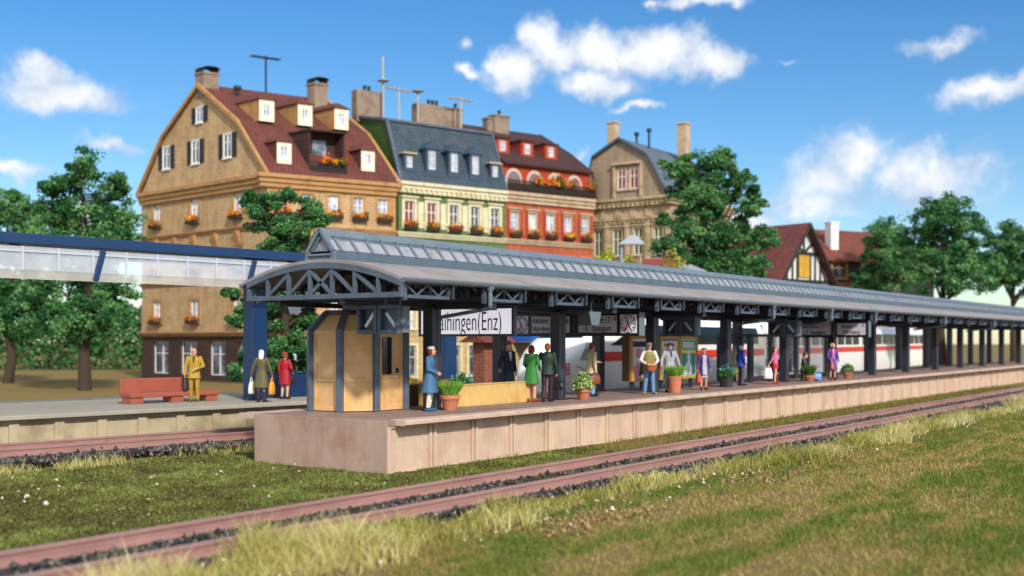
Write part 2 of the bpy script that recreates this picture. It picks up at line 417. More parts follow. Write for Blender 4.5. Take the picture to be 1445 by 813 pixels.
def in_view(P, margin=0.09, dmax=75):
    q = P - np.array([CAM.x, CAM.y]); d = q @ np.array([FW.x, FW.y]); s = q @ np.array([RT.x, RT.y])
    return (d > 12.5) & (d < dmax) & (np.abs(s/np.maximum(d, .1)) < 0.452 + margin)
def depth(P): return (P - np.array([CAM.x, CAM.y])) @ np.array([FW.x, FW.y])
def scatter(n, x0, x1, y0, y1):
    P = np.stack([RNG.uniform(x0, x1, n), RNG.uniform(y0, y1, n)], 1); return P[in_view(P)]
def on_platform(P): return (P[:,0] > -0.08) & (P[:,1] > -0.08) & (P[:,1] < 4.6)
def stones(name, P, zs, smin, smax, m, label):
    base = np.array([(1,0,0),(-1,0,0),(0,1,0),(0,-1,0),(0,0,1),(0,0,-1),(.6,.6,.5),(-.6,.6,-.4),(.6,-.6,.45),(-.6,-.6,.5)])
    base = base[:6]; F0 = np.array([(0,2,4),(2,1,4),(1,3,4),(3,0,4),(2,0,5),(1,2,5),(3,1,5),(0,3,5)])
    n = len(P); k = len(base)
    V = base[None]*RNG.uniform(0.55, 1.25, (n, k, 1)); V = V*RNG.uniform(0.7, 1.2, (n, 1, 3)); V += RNG.normal(0, .18, (n, k, 3))
    V *= RNG.uniform(smin, smax, (n, 1, 1)); V += np.concatenate([P, zs[:, None]], 1)[:, None]
    F = (F0[None] + (np.arange(n)*k)[:, None, None]).reshape(-1, 3)
    U = np.repeat(np.stack([RNG.uniform(0, 1, n), np.zeros(n)], 1), 8, axis=0)
    return tag(link(name, np_mesh(name, V.reshape(-1, 3), F, m, U)), label, None, None, 'stuff')
m_stone = leafmat('ballast_stone', '#1d1c1d', '#3d3b3b', '#77716d', 0.8, 0.0)
m_chip = leafmat('pale_chip', '#96826a', '#bba98f', '#e2d8c8', 0.8, 0.0)
P = scatter(110000, -14, 75, -6.4, -1.5); dy = np.abs(P[:,1] + 3.95); nn = vnoise(P, .9) + .5*vnoise(P, 2.3, 3)
right = np.clip((P[:,0] + 2)/9, 0, 1)
keep = (dy < 0.62) & (nn > 0.42) | (dy > 0.98) & (P[:,1] < -3.95) & (dy < 1.3 + 1.0*right) & (nn > 0.60 - .38*right) | (dy > 0.98) & (P[:,1] > -3.95) & (dy < 1.35) & (nn > .8)
keep |= (P[:,0] > 3) & (P[:,1] > -2.9) & (P[:,1] < -1.9) & (nn > 0.9)
P = P[keep]; P = P[RNG.uniform(size=len(P)) < np.where(np.abs(P[:,1]+3.95) < .7, .3, .5)]
dd_ = dist_path
z = np.where(np.abs(P[:,1]+3.95) < 1.3, .07, .02) + RNG.uniform(-.01, .05, len(P))
stones('trackside_gravel', P, z, .025, .075, m_stone, 'loose dark grey stones between and beside the reddish rails')
P = scatter(60000, -14, 14, 3, 24); d2 = dist_path(P, pts)
P = P[(d2 < 2.1) & ~on_platform(P) & (vnoise(P, 1.3, 5) > .2)]
stones('far_gravel', P, np.full(len(P), .15) + RNG.uniform(-.05, .08, len(P)), .04, .10, m_stone, 'coarse dark stones below the far platform wall')
P = np.concatenate([scatter(420, -14, 40, -7.6, -5.0), scatter(50, -13, 0, 2, 9), scatter(40, -10, 3, -2.5, 5)]); P = P[~on_platform(P)]
stones('pale_chips', P, np.full(len(P), .04) + RNG.uniform(0, .08, len(P)), .015, .05, m_chip, 'small whitish chips scattered through the straw grass')
P = scatter(9000, -14, 45, -8.6, -6.2); P = P[(vnoise(P, .45, 11) > .55) & (np.abs(P[:,1]+7.1+.5*(vnoise(P, .3, 2)-.5)) < .75)]
m_clod = leafmat('earth_clod', '#5a4329', '#846747', '#ad9068', 0.95, 0.0)
stones('earth_clods', P, np.full(len(P), .01) + RNG.uniform(0, .03, len(P)), .02, .06, m_clod, 'crumbly brown earth between straw and mown grass')

def blades(name, P, h, w, lean, m, label, z0=0.0, u=None):
    n = len(P); a = RNG.uniform(0, 2*np.pi, n); sx, sy = np.cos(a), np.sin(a)
    b = RNG.uniform(0, 2*np.pi, n); ln = lean*RNG.uniform(.2, 1.3, n)*h
    lx, ly = np.cos(b)*ln, np.sin(b)*ln; zz = np.full(n, z0) if np.isscalar(z0) else z0
    w = w*RNG.uniform(.6, 1.3, n)
    def pt(k, ww, hh, ll): return np.stack([P[:,0] + sx*ww + lx*ll, P[:,1] + sy*ww + ly*ll, zz + h*hh], 1)
    V = np.stack([pt(0,-w/2,0,0), pt(0,w/2,0,0), pt(0,w*.38,.6,.4), pt(0,-w*.38,.6,.4), pt(0,w*.06,1.,1.), pt(0,-w*.06,1.,1.)], 1).reshape(-1, 3)
    o = (np.arange(n)*6)[:, None]
    F = np.stack([o + np.array([0,1,2,3]), o + np.array([3,2,4,5])], 1).reshape(-1, 4)
    u = RNG.uniform(0, 1, n) if u is None else u
    U = np.repeat(np.stack([np.clip(u, 0, 1), np.zeros(n)], 1), 2, axis=0)
    return tag(link(name, np_mesh(name, V, F, m, U)), label, None, None, 'stuff')
m_straw = leafmat('straw_grass', '#85833a', '#bfb565', '#e4d8a4', 0.7, 0.3)
m_mown = leafmat('mown_grass', '#66782f', '#958949', '#bba268', 0.75, 0.25)
m_lawn = leafmat('lawn_leaf', '#494324', '#626630', '#98a253', 0.75, 0.2)
m_moss = leafmat('moss_grass', '#3d4218', '#65651f', '#a09a45', 0.8, 0.2)
# tall straw along the near side of the front track
P = scatter(260000, -16, 70, -8.3, -4.9)
band = 1 - np.abs(P[:,1] + 6.0 + .55*np.clip((P[:,0] - 1)/6, 0, 1) + .35*(vnoise(P, .25, 9) - .5)) / 1.25
clump = .55*vnoise(P, .9, 1) + .45*vnoise(P, 3.1, 2)
left = np.clip((-P[:,0] + 2)/6, 0, 1)
keep = (clump + .75*band - .50 + .18*left > RNG.uniform(.45, .95, len(P))); P = P[keep]; clump = clump[keep]
h = (.08 + .62*clump**1.8*RNG.uniform(.3, 1.2, len(P))**1.5)
blades('straw_tufts', P, h, .012 + .0004*depth(P), .8, m_straw, 'tall pale yellow grass tufts along near side of the front rails', u=.85*vnoise(P, .7, 21) + RNG.uniform(-.3, .4, len(P)))
# sparse weeds between the rails and at the foot of the platform
P = scatter(60000, -6, 70, -5.2, -.2); c = vnoise(P, .8, 31)*.6 + vnoise(P, 2.6, 32)*.4
foot = (P[:,1] > -2.2); keep = np.where(foot, (P[:,0] > .5) & (c > .52 - .012*np.clip(P[:,0], 0, 15)) & (RNG.uniform(size=len(P)) < .75), (np.abs(P[:,1]+3.95) < .66) & (c > .46) & (RNG.uniform(size=len(P)) < .8))
P = P[keep]; blades('track_weeds', P, RNG.uniform(.05, .15, len(P)), .016, .6, m_moss, 'low olive weeds between rails and along platform foot', .03)
# mown grass in streaks, front right
P = np.concatenate([scatter(760000, -17, 46, -17.5, -6.4)]); dpt = depth(P); P = P[dpt < 52]
st = vnoise(P * np.array([.16, 1.0]) + .5*vnoise(P, .5, 43)[:, None], 1.7, 41)*.55 + vnoise(P * np.array([.3, 1.0]), 4.2, 42)*.45
keep = RNG.uniform(size=len(P)) < (.14 + .78*np.clip((st-.25)*2, 0, 1)); P, st = P[keep], st[keep]
u = 1.2 - 1.75*st + RNG.normal(0, .26, len(P))
blades('mown_grass', P, (.03 + .055*RNG.uniform(0, 1, len(P))*(.5 + st))*np.where(RNG.uniform(size=len(P)) < .03, 2.4, 1.0), .010 + .0004*depth(P), .8, m_mown, 'short mown grass in green and dry brown streaks at front', u=u)
# lawn left of the platform end, clover-like
P = np.concatenate([scatter(170000, -14, 9, -2.75, 7.5)]); P = P[~on_platform(P) & (dist_path(P, pts) > 1.5)]
P = P[(P[:,0] < 1.5) | (P[:,1] < -.1) & (P[:,1] > -1.9 + .12*P[:,0])]
c = .6*vnoise(P, 1.1, 51) + .4*vnoise(P, 4.0, 52)
P3 = np.concatenate([P, (.005 + .075*c*RNG.uniform(.2, 1, len(P)))[:, None]], 1)
o = link('lawn', leaf_mesh('lawn', P3, .055, m_lawn, 1.6, u=np.clip(-.05 + 1.0*c + RNG.normal(0, .25, len(P)), 0, 1), up=.4)); tag(o, 'short green lawn in front of the platform end wall', None, None, 'stuff')
P = scatter(110000, -14, 6, -2.75, 6); P = P[~on_platform(P) & (dist_path(P, pts) > 1.5)]; c = .6*vnoise(P, 1.1, 51) + .4*vnoise(P, 4.0, 52)
P, c = P[c > .42], c[c > .42]
blades('lawn_blades', P, RNG.uniform(.03, .11, len(P))*(.4 + c), .014, .7, m_lawn, 'thin green blades standing up from the short lawn', u=np.clip(.1 + .8*c + RNG.normal(0, .2, len(P)), 0, 1))
P = scatter(60000, -14, 4, 1.5, 14); d2 = dist_path(P, pts); P = P[(d2 > 1.3) & (d2 < 2.9) & ~on_platform(P)]
P = P[vnoise(P, 1.2, 61) > .35]
blades('trackside_straw', P, RNG.uniform(.08, .3, len(P)), .016, .6, m_straw, 'thin straw coloured grass beside the far stones')
# ------------------------------------------------------------------ materials of the station
m_conc = mat('platform_concrete', '#c8ad95', 0.75, 0.10, 1.3, 0.25, 30, grime='#bb9d86', streak=.14)
m_end = mat('platform_end', '#ad9280', 0.8, 0.10, 0.9, 0.35, 26, grime='#9d7b69', streak=.14)
m_deck = mat('platform_deck', '#91786d', 0.7, 0.16, 1.6, 0.35, 36, grime='#7b655c')
m_edge = mat('platform_edge', '#bfa592', 0.7, 0.08, 2.0, 0.2, 30, grime='#a58a78')
m_steel = mat('blue_grey_steel', '#4f5b6a', 0.45, 0.12, 4.0, 0.1, 30, spec=0.45, grime='#48525c', streak=.15)
m_light = mat('pale_steel', '#66737d', 0.45, 0.10, 3.0, 0.1, 30, spec=0.4, grime='#5a6670')
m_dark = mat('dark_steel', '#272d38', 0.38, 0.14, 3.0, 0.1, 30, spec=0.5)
m_black = mat('black_housing', '#14171f', 0.4, 0.15, 3.0, spec=0.5)
m_felt = mat('roof_felt', '#8f8986', 0.9, 0.06, 1.2, 0.3, 60, spec=.12, grime='#827c78', streak=.12)
m_frost = mat('frosted_pane', '#9b999c', 0.25, 0.10, 2.2, spec=0.6, grime='#777a82')
m_curb = mat('skylight_curb', '#54636f', 0.55, 0.06, 2.5, 0.1, 40, spec=.25, streak=.12)
m_ochre = mat('ochre_panel', '#d9ae78', 0.6, 0.10, 2.2, 0.3, 45, grime='#c99b58', streak=.15)
m_ochre2 = mat('ochre_low_wall', '#d0ab68', 0.6, 0.08, 2.6, 0.35, 60, grime='#bd9550')
m_white = mat('sign_white', '#e8e6ee', 0.4, 0.02, 1.0)
m_ink = mat('sign_ink', '#17181c', 0.6, 0.05)
m_lilac = mat('display_lilac', '#c6c0ca', 0.35, 0.03, 1.0)
m_red = mat('signal_red', '#d2202c', 0.5, 0.05)
T0, T1 = 1.25, 85.0                                                    # deck height, platform end
# ------------------------------------------------------------------ the island platform
pf = empty('station_platform', (0, 0, 0), 0, 'long pale concrete island platform with panelled side wall under the grey canopy', 'platform')
mb = MB(); mb.box(0.0, T1, 0.07, 4.40, -.3, 1.12); mb.build('core_wall', m_conc, pf)
mb = MB(); mb.box(-.012, 0.02, 0.0, 4.47, -.3, 1.246); mb.build('end_wall', m_end, pf, bevel=.008)
mb = MB(); x = 0.0; k = 0
mb.box(0.021, .14, 0.0, .08, -.3, 1.12)
for y0, y1 in ((0.0, .08), (4.39, 4.47)):
    for k in range(1, 50):
        x = 1.69*k
        mb.box(x-.13, x-.035, y0, y1, -.3, 1.06); mb.box(x+.035, x+.13, y0, y1, -.3, 1.06)
    mb.box(.15, T1, y0 + (.012 if y0 == 0 else 0), y1 - (.012 if y0 else 0), 1.06, 1.12); mb.box(.15, T1, y0+.03, y1-.03, -.3, .04)
mb.build('pilasters', m_conc, pf, bevel=.012)
mb = MB(); mb.box(0.02, T1, -.02, 4.5, 1.121, 1.25); mb.build('deck', m_deck, pf)
mb = MB(); mb.prism([(-.34,1.15),(-.34,1.225),(-.30,1.254),(.16,1.254),(.16,1.122),(-.30,1.122)], 'x', .26, T1); mb.build('edge_slab', m_edge, pf)
mb = MB(); mb.prism([(5.1,1.15),(5.1,1.225),(5.06,1.254),(4.42,1.254),(4.42,1.122),(5.06,1.122)], 'x', .02, T1); mb.build('edge_slab', m_edge, pf)

# ------------------------------------------------------------------ the canopy
cp = empty('platform_canopy', (3.6, 2.75, T0), 0, 'long blue grey platform canopy with arched roof and ridge skylight on dark posts', 'canopy')
O = Vector((3.6, 2.75, T0))
def cT(x, y, z): return (x - O.x, y - O.y, z - O.z)
def arc(y): return 4.93 - 0.47*((y - 2.28)/2.6)**2
YS = [-.36 + i*(5.3/24) for i in range(25)]
mb = MB(); top = [(y, arc(y) + .15) for y in YS]; bot = [(y, arc(y) + .07) for y in YS[::-1]]
mb.prism(top + bot, 'x', 0.0, T1 - .5); mb.build('roof_sheet', m_felt, cp, cT, smooth=25)
mb = MB()                                                             # standing seams of the felt and its drip edge
for k in range(int(T1/3.1)): mb.prism([(y, arc(y) + .158) for y in YS[:9]] + [(y, arc(y) + .148) for y in YS[:9][::-1]], 'x', 3.1*k + 2.2, 3.1*k + 2.235)
mb.box(.02, T1-.6, -.372, -.35, 4.535, 4.60); mb.build('roof_seams', m_felt, cp, cT)
mb = MB()
for y in (-.44, 5.02):
    prof = [(y + .10*math.cos(t), 4.555 - .115*math.sin(t)) for t in [math.pi*i/10 for i in range(11)]]
    mb.prism(prof + [(y-.085, 4.56), (y+.085, 4.56)][::1], 'x', .05, T1 - .6)
    for k in range(28):
        prof2 = [(y + .112*math.cos(t), 4.558 - .127*math.sin(t)) for t in [math.pi*i/10 for i in range(11)]]
        mb.prism(prof2, 'x', 3.1*k + 2.6, 3.1*k + 2.66)
mb.build('gutter', m_light, cp, cT, smooth=30)
# skylight along the ridge
sk = None
mb = MB()
for y, s in ((1.84, 1), (2.72, -1)): mb.box(.12, T1-.7, min(y, y+.05*s), max(y, y+.05*s), 4.98, 5.31)
mb.box(.12, .2, 1.84, 2.72, 4.98, 5.2)
sk = mb.build('skylight', m_curb, cp, cT, bevel=.01)
mb = MB(); mb.prism([(1.865,5.30),(2.28,5.80),(2.695,5.30)], 'x', .19, T1-.8); mb.build('frosted_panes', m_frost, sk, None, loc=tuple(-O))
mb = MB(); mb.prism([(2.09,5.585),(2.28,5.86),(2.47,5.585),(2.44,5.575),(2.28,5.80),(2.12,5.575)], 'x', .12, T1-.75); mb.build('ridge_cap', m_light, sk, None, loc=tuple(-O))
mb = MB()
for k in range(147):
    x = .42 + .57*k
    for s in (-1, 1):
        mb.beam((x, 2.28+s*.44, 5.285), (x, 2.28+s*.20, 5.60), .085, .05, (0, -s*.8, .6)); mb.box(x-.02, x+.02, 2.28+s*.185-.025, 2.28+s*.185+.025, 5.57, 5.70)
for s in (-1, 1): mb.tube([(.3, 2.28+s*.19, 5.665), (T1-.8, 2.28+s*.19, 5.665)], .012, 6)
mb.build('glazing_bars', m_light, sk, None, loc=tuple(-O))
mb = MB()
for s in (-1, 1):
    mb.beam((.13, 2.28+s*.43, 5.28), (.13, 2.28, 5.83), .11, .08, (0, 0, 1)); mb.beam((.13, 2.28+s*.43, 5.28), (.13, 2.28+s*.43, 4.98), .11, .07, (1, 0, 0))
    mb.beam((.15, 2.28+s*.30, 5.30), (.15, 2.28, 5.66), .05, .04, (0, 0, 1))
mb.beam((.13, 1.87, 5.20), (.13, 2.69, 5.20), .1, .05); mb.beam((.15, 1.98, 5.30), (.15, 2.58, 5.30), .05, .04)
mb.build('gable_frame', m_light, sk, None, loc=tuple(-O))

def arch_truss(mb, x, w, full):
    A, B = -.42, 4.78; n = 7; st = (B-A)/n
    ys = [A + st*i for i in range(n+1)]
    zb = 4.17
    mb.box(x-w/2, x+w/2, A, B, zb-.06, zb+.06)
    fine = [A + (B-A)*i/21 for i in range(22)]
    mb.prism([(y, arc(y)+.06) for y in fine] + [(y, arc(y)-.075) for y in fine[::-1]], 'x', x-w/2, x+w/2)
    for i, y in enumerate(ys): mb.box(x-w/2*.8, x+w/2*.8, y-.04 if 0 < i < n else (y if i == 0 else y-.09), y+.04 if 0 < i < n else (y+.09 if i == 0 else y), zb+.06, arc(y)-.07)
    t = lambda i: (x, ys[i], arc(ys[i])-.11); b = lambda i: (x, ys[i], zb+.05)
    segs = [(b(1), t(2)), (b(2), t(3)), (b(3), t(4)), (b(4), t(3)), (t(4), b(5)), (t(5), b(6))]
    for p, q in segs: mb.beam(p, q, w*.7, .07, (1, 0, 0))
mb = MB(); arch_truss(mb, 0.06, .13, True); mb.build('end_truss', m_steel, cp, cT, bevel=.008)
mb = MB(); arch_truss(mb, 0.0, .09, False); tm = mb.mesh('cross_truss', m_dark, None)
for k in range(27):
    for dx in (.35, 1.95):
        if k == 0 and dx < 1: continue
        link('cross_truss', tm, cp, (3.1*k + dx - O.x, -O.y, -O.z))
mb = MB()                                                             # zig-zag panels along the eaves
mb.box(0, 1.75, -.03, .03, 4.10, 4.18); mb.box(0, 1.75, -.03, .03, 4.42, 4.47)
mb.box(0, .09, -.05, .05, 4.05, 4.47); mb.box(1.68, 1.75, -.035, .035, 4.18, 4.42)
for i in range(4):
    x0, x1 = .09 + .4*i, .09 + .4*(i+1); zz = (4.17, 4.43) if i % 2 else (4.43, 4.17)
    mb.beam((x0, 0, zz[0]), (x1, 0, zz[1]), .04, .045, (0, 1, 0))
em = mb.mesh('eaves_truss', m_steel, None)
for k in range(27):
    for y in (-.30, 4.72):
        link('eaves_truss', em, cp, (3.1*k + .2 - O.x, y - O.y, -O.z))
# posts
mb = MB()
mb.box(-.19, -.15, -.17, .17, 0, 2.75); mb.box(.15, .19, -.17, .17, 0, 2.75); mb.box(-.15, .15, -.03, .03, 0, 2.75)
mb.box(-.19, .19, -.17, -.12, 0, 2.75) if False else None
mb.box(-.15, -.03, -.165, -.135, 0, 2.75); mb.box(.03, .15, -.165, -.135, 0, 2.75)
mb.box(-.26, .26, -.24, .24, -.0, .03)
mb.cur = 1; mb.box(-.012, .022, -.155, -.031, .03, 2.75); mb.cur = 0  # paler strip down the post stands in for its highlight line
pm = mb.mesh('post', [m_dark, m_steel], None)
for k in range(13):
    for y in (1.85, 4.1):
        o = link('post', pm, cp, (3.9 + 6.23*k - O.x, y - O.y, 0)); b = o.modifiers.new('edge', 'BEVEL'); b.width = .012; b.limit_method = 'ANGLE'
mb = MB()
for y in (1.85, 4.1): mb.box(.45, T1-1, y-.09, y+.09, 3.98, 4.105)
mb.build('long_beam', m_dark, cp, cT)
mb = MB(); mb.box(-.12, .12, -.2, 4.75, 3.94, 4.09)
bm_ = mb.mesh('cross_beam', m_dark, None)
for k in range(13): link('cross_beam', bm_, cp, (3.9 + 6.23*k - O.x, -O.y, -O.z))
mb = MB()                                                             # rainwater pipe: funnel, drop, arm back to the post
mb.lathe([(.05,-.16),(.06,-.10),(.11,-.03),(.11,.02)], 12, (0, -.44, 4.45)); mb.tube([(0,-.44,4.32),(0,-.44,3.98)], .055, 10)
mb.tube([(0,-.44,3.98),(.05,-.36,3.92),(.3,1.42,3.72)], .05, 10)
dm = mb.mesh('downpipe', m_light, None, smooth=40)
for x in (3.42, 22.0, 28.5, 34.6, 47.2, 59.5): link('downpipe', dm, cp, (x - O.x, -O.y, -O.z))

def glowing(name, col, e):
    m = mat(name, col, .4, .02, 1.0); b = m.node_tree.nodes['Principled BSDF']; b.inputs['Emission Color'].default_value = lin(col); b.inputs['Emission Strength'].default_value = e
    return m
# ------------------------------------------------------------------ hanging signs
def sign_root(name, x, yc, z, label, cat, group=None): return empty(name, (x, yc, z), 0, label, cat, group)
# station name sign, facing the platform end (letters run towards -Y)
ns = sign_root('station_sign', 6.8, 2.92, 3.66, 'long white station name sign with thin black letters hanging under the canopy', 'sign')
mb = MB()
W2, H2 = 1.78, .43
for a, b, c, d in ((-W2, W2, -H2, -H2+.07), (-W2, W2, H2-.06, H2), (-W2, -W2+.10, -H2+.07, H2-.06), (W2-.10, W2, -H2+.07, H2-.06)): mb.box(-.07, .07, a, b, c, d)
mb.build('frame', m_steel, ns, bevel=.01)
mb = MB(); mb.box(-.05, .05, -W2+.10, W2-.10, -H2+.07, H2-.06); fp = mb.build('panel', glowing('brightened_panel', '#e6e4ee', .55), ns)  # emission added to brighten the sign panel in the canopy's shade
tmx = text_mesh('Vaihingen(Enz)', .80, m_ink, .545, .004, -.006)
def put(o_name, me, parent, p, xdir):
    x = Vector(xdir).normalized(); y = Vector((0, 0, 1)); z = x.cross(y)
    o = link(o_name, me, parent)
    o.matrix_basis = Matrix(((x.x, y.x, z.x, p[0]), (x.y, y.y, z.y, p[1]), (x.z, y.z, z.z, p[2]), (0, 0, 0, 1)))
    return o
put('lettering', tmx, fp, (-.056, -.05, -.02), (0, -1, 0))
mb = MB()
for y in (-1.2, 1.2): mb.tube([(0, y, H2), (0, y, .52)], .02, 8)
mb.build('hanger', m_dark, ns)

# destination displays with clocks
def clock(parent, y, zc, seed, bright):
    c = MB(); c.box(-.012, .02, -.30, .30, -.30, .30); o = c.build('clock_face', bright, parent, loc=(-.17, y, zc))
    t = MB(); t.cur = 0
    for k in range(12):
        a = math.pi*k/6; r0 = .205 if k % 3 else .175
        t.beam((-.018, r0*math.sin(a), r0*math.cos(a)), (-.018, .265*math.sin(a), .265*math.cos(a)), .028, .008, (1, 0, 0))
    ring = [(.282*math.cos(2*math.pi*i/40), .282*math.sin(2*math.pi*i/40)) for i in range(41)]
    t.tube([(-.016, a, b) for a, b in ring], .011, 5)
    hh = [(R(-24), .24, .034), (R(152), .20, .042)]                  # hands: 11 and 5 o'clock
    for a, r, w in hh: t.beam((-.02, .05*math.sin(a), -.05*math.cos(a)), (-.02, -r*math.sin(a), r*math.cos(a)), w, .008, (1, 0, 0))
    t.build('clock_hands', m_ink, o)
    s = MB(); a = R(205)
    s.beam((-.026, .07*math.sin(a), -.07*math.cos(a)), (-.026, -.19*math.sin(a), .19*math.cos(a)), .018, .006, (1, 0, 0))
    s.prism([(-.185*math.sin(a) + .055*math.cos(t), .185*math.cos(a) + .055*math.sin(t)) for t in [2*math.pi*i/14 for i in range(14)]], 'x', -.029, -.023)
    s.build('second_hand', m_red, o)
def display(x, y0, y1, rows, clock_at, label, with_clock=True, dim=False):
    """housing between y0 (near) and y1 (far); rows: list of (text, y offset from panel centre, z, size)"""
    d = sign_root('departure_display', x, (y0+y1)/2, 3.66, label, 'departure board', 'departure boards hanging under the canopy')
    h = (y1-y0)/2
    mb = MB(); mb.box(-.15, .22, -h, h, -.41, .38); mb.build('housing', m_black, d, bevel=.02)
    mb = MB(); mb.box(-.15, .22, -h-.02, -h-.001, -.40, .37); mb.build('end_cap', m_light, d, bevel=.006)
    if with_clock:
        ca = -h+.38 if clock_at == 'near' else h-.38
        clock(d, ca, -.01, 1, m_white if clock_at == 'near' else m_lilac)
        pa, pb = (-h+.80, h-.12) if clock_at == 'near' else (-h+.12, h-.80)
    else: pa, pb = -h+.1, h-.1
    mb = MB()
    for a, b, c, e in ((pa-.04, pb+.04, -.33, -.29), (pa-.04, pb+.04, .27, .31), (pa-.04, pa, -.29, .27), (pb, pb+.04, -.29, .27)): mb.box(-.18, -.151, a, b, c, e)
    mb.build('panel_frame', m_black, d)
    mb = MB(); mb.box(-.162, -.151, pa, pb, -.29, .27); p = mb.build('display_panel', m_lilac, d)
    pc = (pa+pb)/2
    for s, off, z, size, xs in rows:
        put('lettering', text_mesh(s, size, m_ink, xs, .003, .0015), p, (-.167, pc - off, z), (0, -1, 0))
    mb = MB()
    for y in (-h*.6, h*.6): mb.tube([(0, y, .38), (0, y, .46)], .025, 8)
    mb.build('hanger', m_dark, d)
    return d
display(12.7, 2.80, 5.30, [('Abfahrt', -.42, .11, .27, .78), ('Gleis', .52, .11, .27, .78), ('Nürnberg', -.34, -.16, .27, .78), ('2', .55, -.155, .30, .9)], 'far', 'dark departure board for Nürnberg, platform 2, clock at its far end')
display(12.7, .30, 2.72, [('Gleis', -.62, .11, .27, .72), ('Abfahrt 17', .06, .11, .27, .72), ('45', .66, .16, .16, .9), ('1', -.42, -.16, .30, .9), ('Stuttgart', .16, -.16, .27, .78)], 'near', 'dark departure board for Stuttgart, platform 1, clock beside its pale end cap')
display(34.2, 1.45, 3.2, [('Gleis Abfahrt 17', -.12, .11, .25, .72), ('11', .68, .16, .15, .9), ('1', -.42, -.16, .30, .9), ('Stuttgart', .12, -.16, .27, .78)], 'near', 'farther departure board for Stuttgart without clock, above the glass shelter', False)
display(34.2, -.25, 1.36, [('Abfahrt 17', -.1, .11, .25, .74), ('33', .56, .16, .15, .9), ('Nürnberg', 0., -.16, .27, .76)], 'near', 'farther departure board for Nürnberg without clock, nearest the platform edge', False)

# twin signal boxes with one white diagonal bar on each face
def striped_box(x, yc, label, dim=1.0):
    d = sign_root('platform_signal', x, yc, 3.62, label, 'signal box', 'hanging signal boxes with white diagonal bars')
    for s in (1, -1):
        c = s*.345
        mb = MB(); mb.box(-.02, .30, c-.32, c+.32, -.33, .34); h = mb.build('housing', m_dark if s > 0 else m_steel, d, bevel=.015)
        mb = MB()
        for a, b, e, f in ((c-.33, c+.33, -.35, -.25), (c-.33, c+.33, .26, .36), (c-.33, c-.22, -.25, .26), (c+.24, c+.33, -.25, .26)): mb.box(-.16, -.021, a, b, e, f)
        mb.build('hood', m_steel, h, bevel=.012)
        mb = MB(); mb.beam((-.028, c+.15*1 if s > 0 else c+.16, -.17 if s > 0 else .17), (-.028, c-.14, .17 if s > 0 else -.17), .085, .01, (1, 0, 0)); mb.build('white_bar', m_white, h)
    mb = MB(); mb.box(-.0, .28, -.69, -.668, -.32, .33); mb.build('side_cover', m_light, d, bevel=.01)
    mb = MB()
    for y in (-.52, -.05): mb.tube([(.12, y, .34), (.12, y, .52)], .04, 10)
    mb.build('hanger', m_steel, d)
striped_box(1.2, 1.26, 'large twin signal box with white diagonal bars hanging in front of the ochre kiosk')
striped_box(27.2, 1.22, 'small twin signal box with white diagonal bars above the woman in pink')
striped_box(18.6, 1.85, 'dim twin signal box hanging above the poster boards')

# hanging lamps
def lamp(loc, rz, label):
    l = empty('hanging_lamp', loc, rz, label, 'lamp', 'grey trough lamps')
    mb = MB(); mb.prism([(-.34,.20),(.34,.20),(.20,-.20),(-.20,-.20)], 'y', -.02, .42); mb.build('lamp_body', m_dark, l, bevel=.015)
    mb = MB(); mb.prism([(-.345,.205),(.345,.205),(.205,-.205),(-.205,-.205)], 'y', -.05, -.021); mb.build('end_plate', m_light, l, bevel=.01)
    mb = MB(); mb.tube([(0,.1,.2),(0,.1,.5)], .03, 8); mb.build('rod', m_light, l)
lamp((9.25, .0, 3.76), 0, 'grey trapezoid lamp hanging in front of the departure boards')

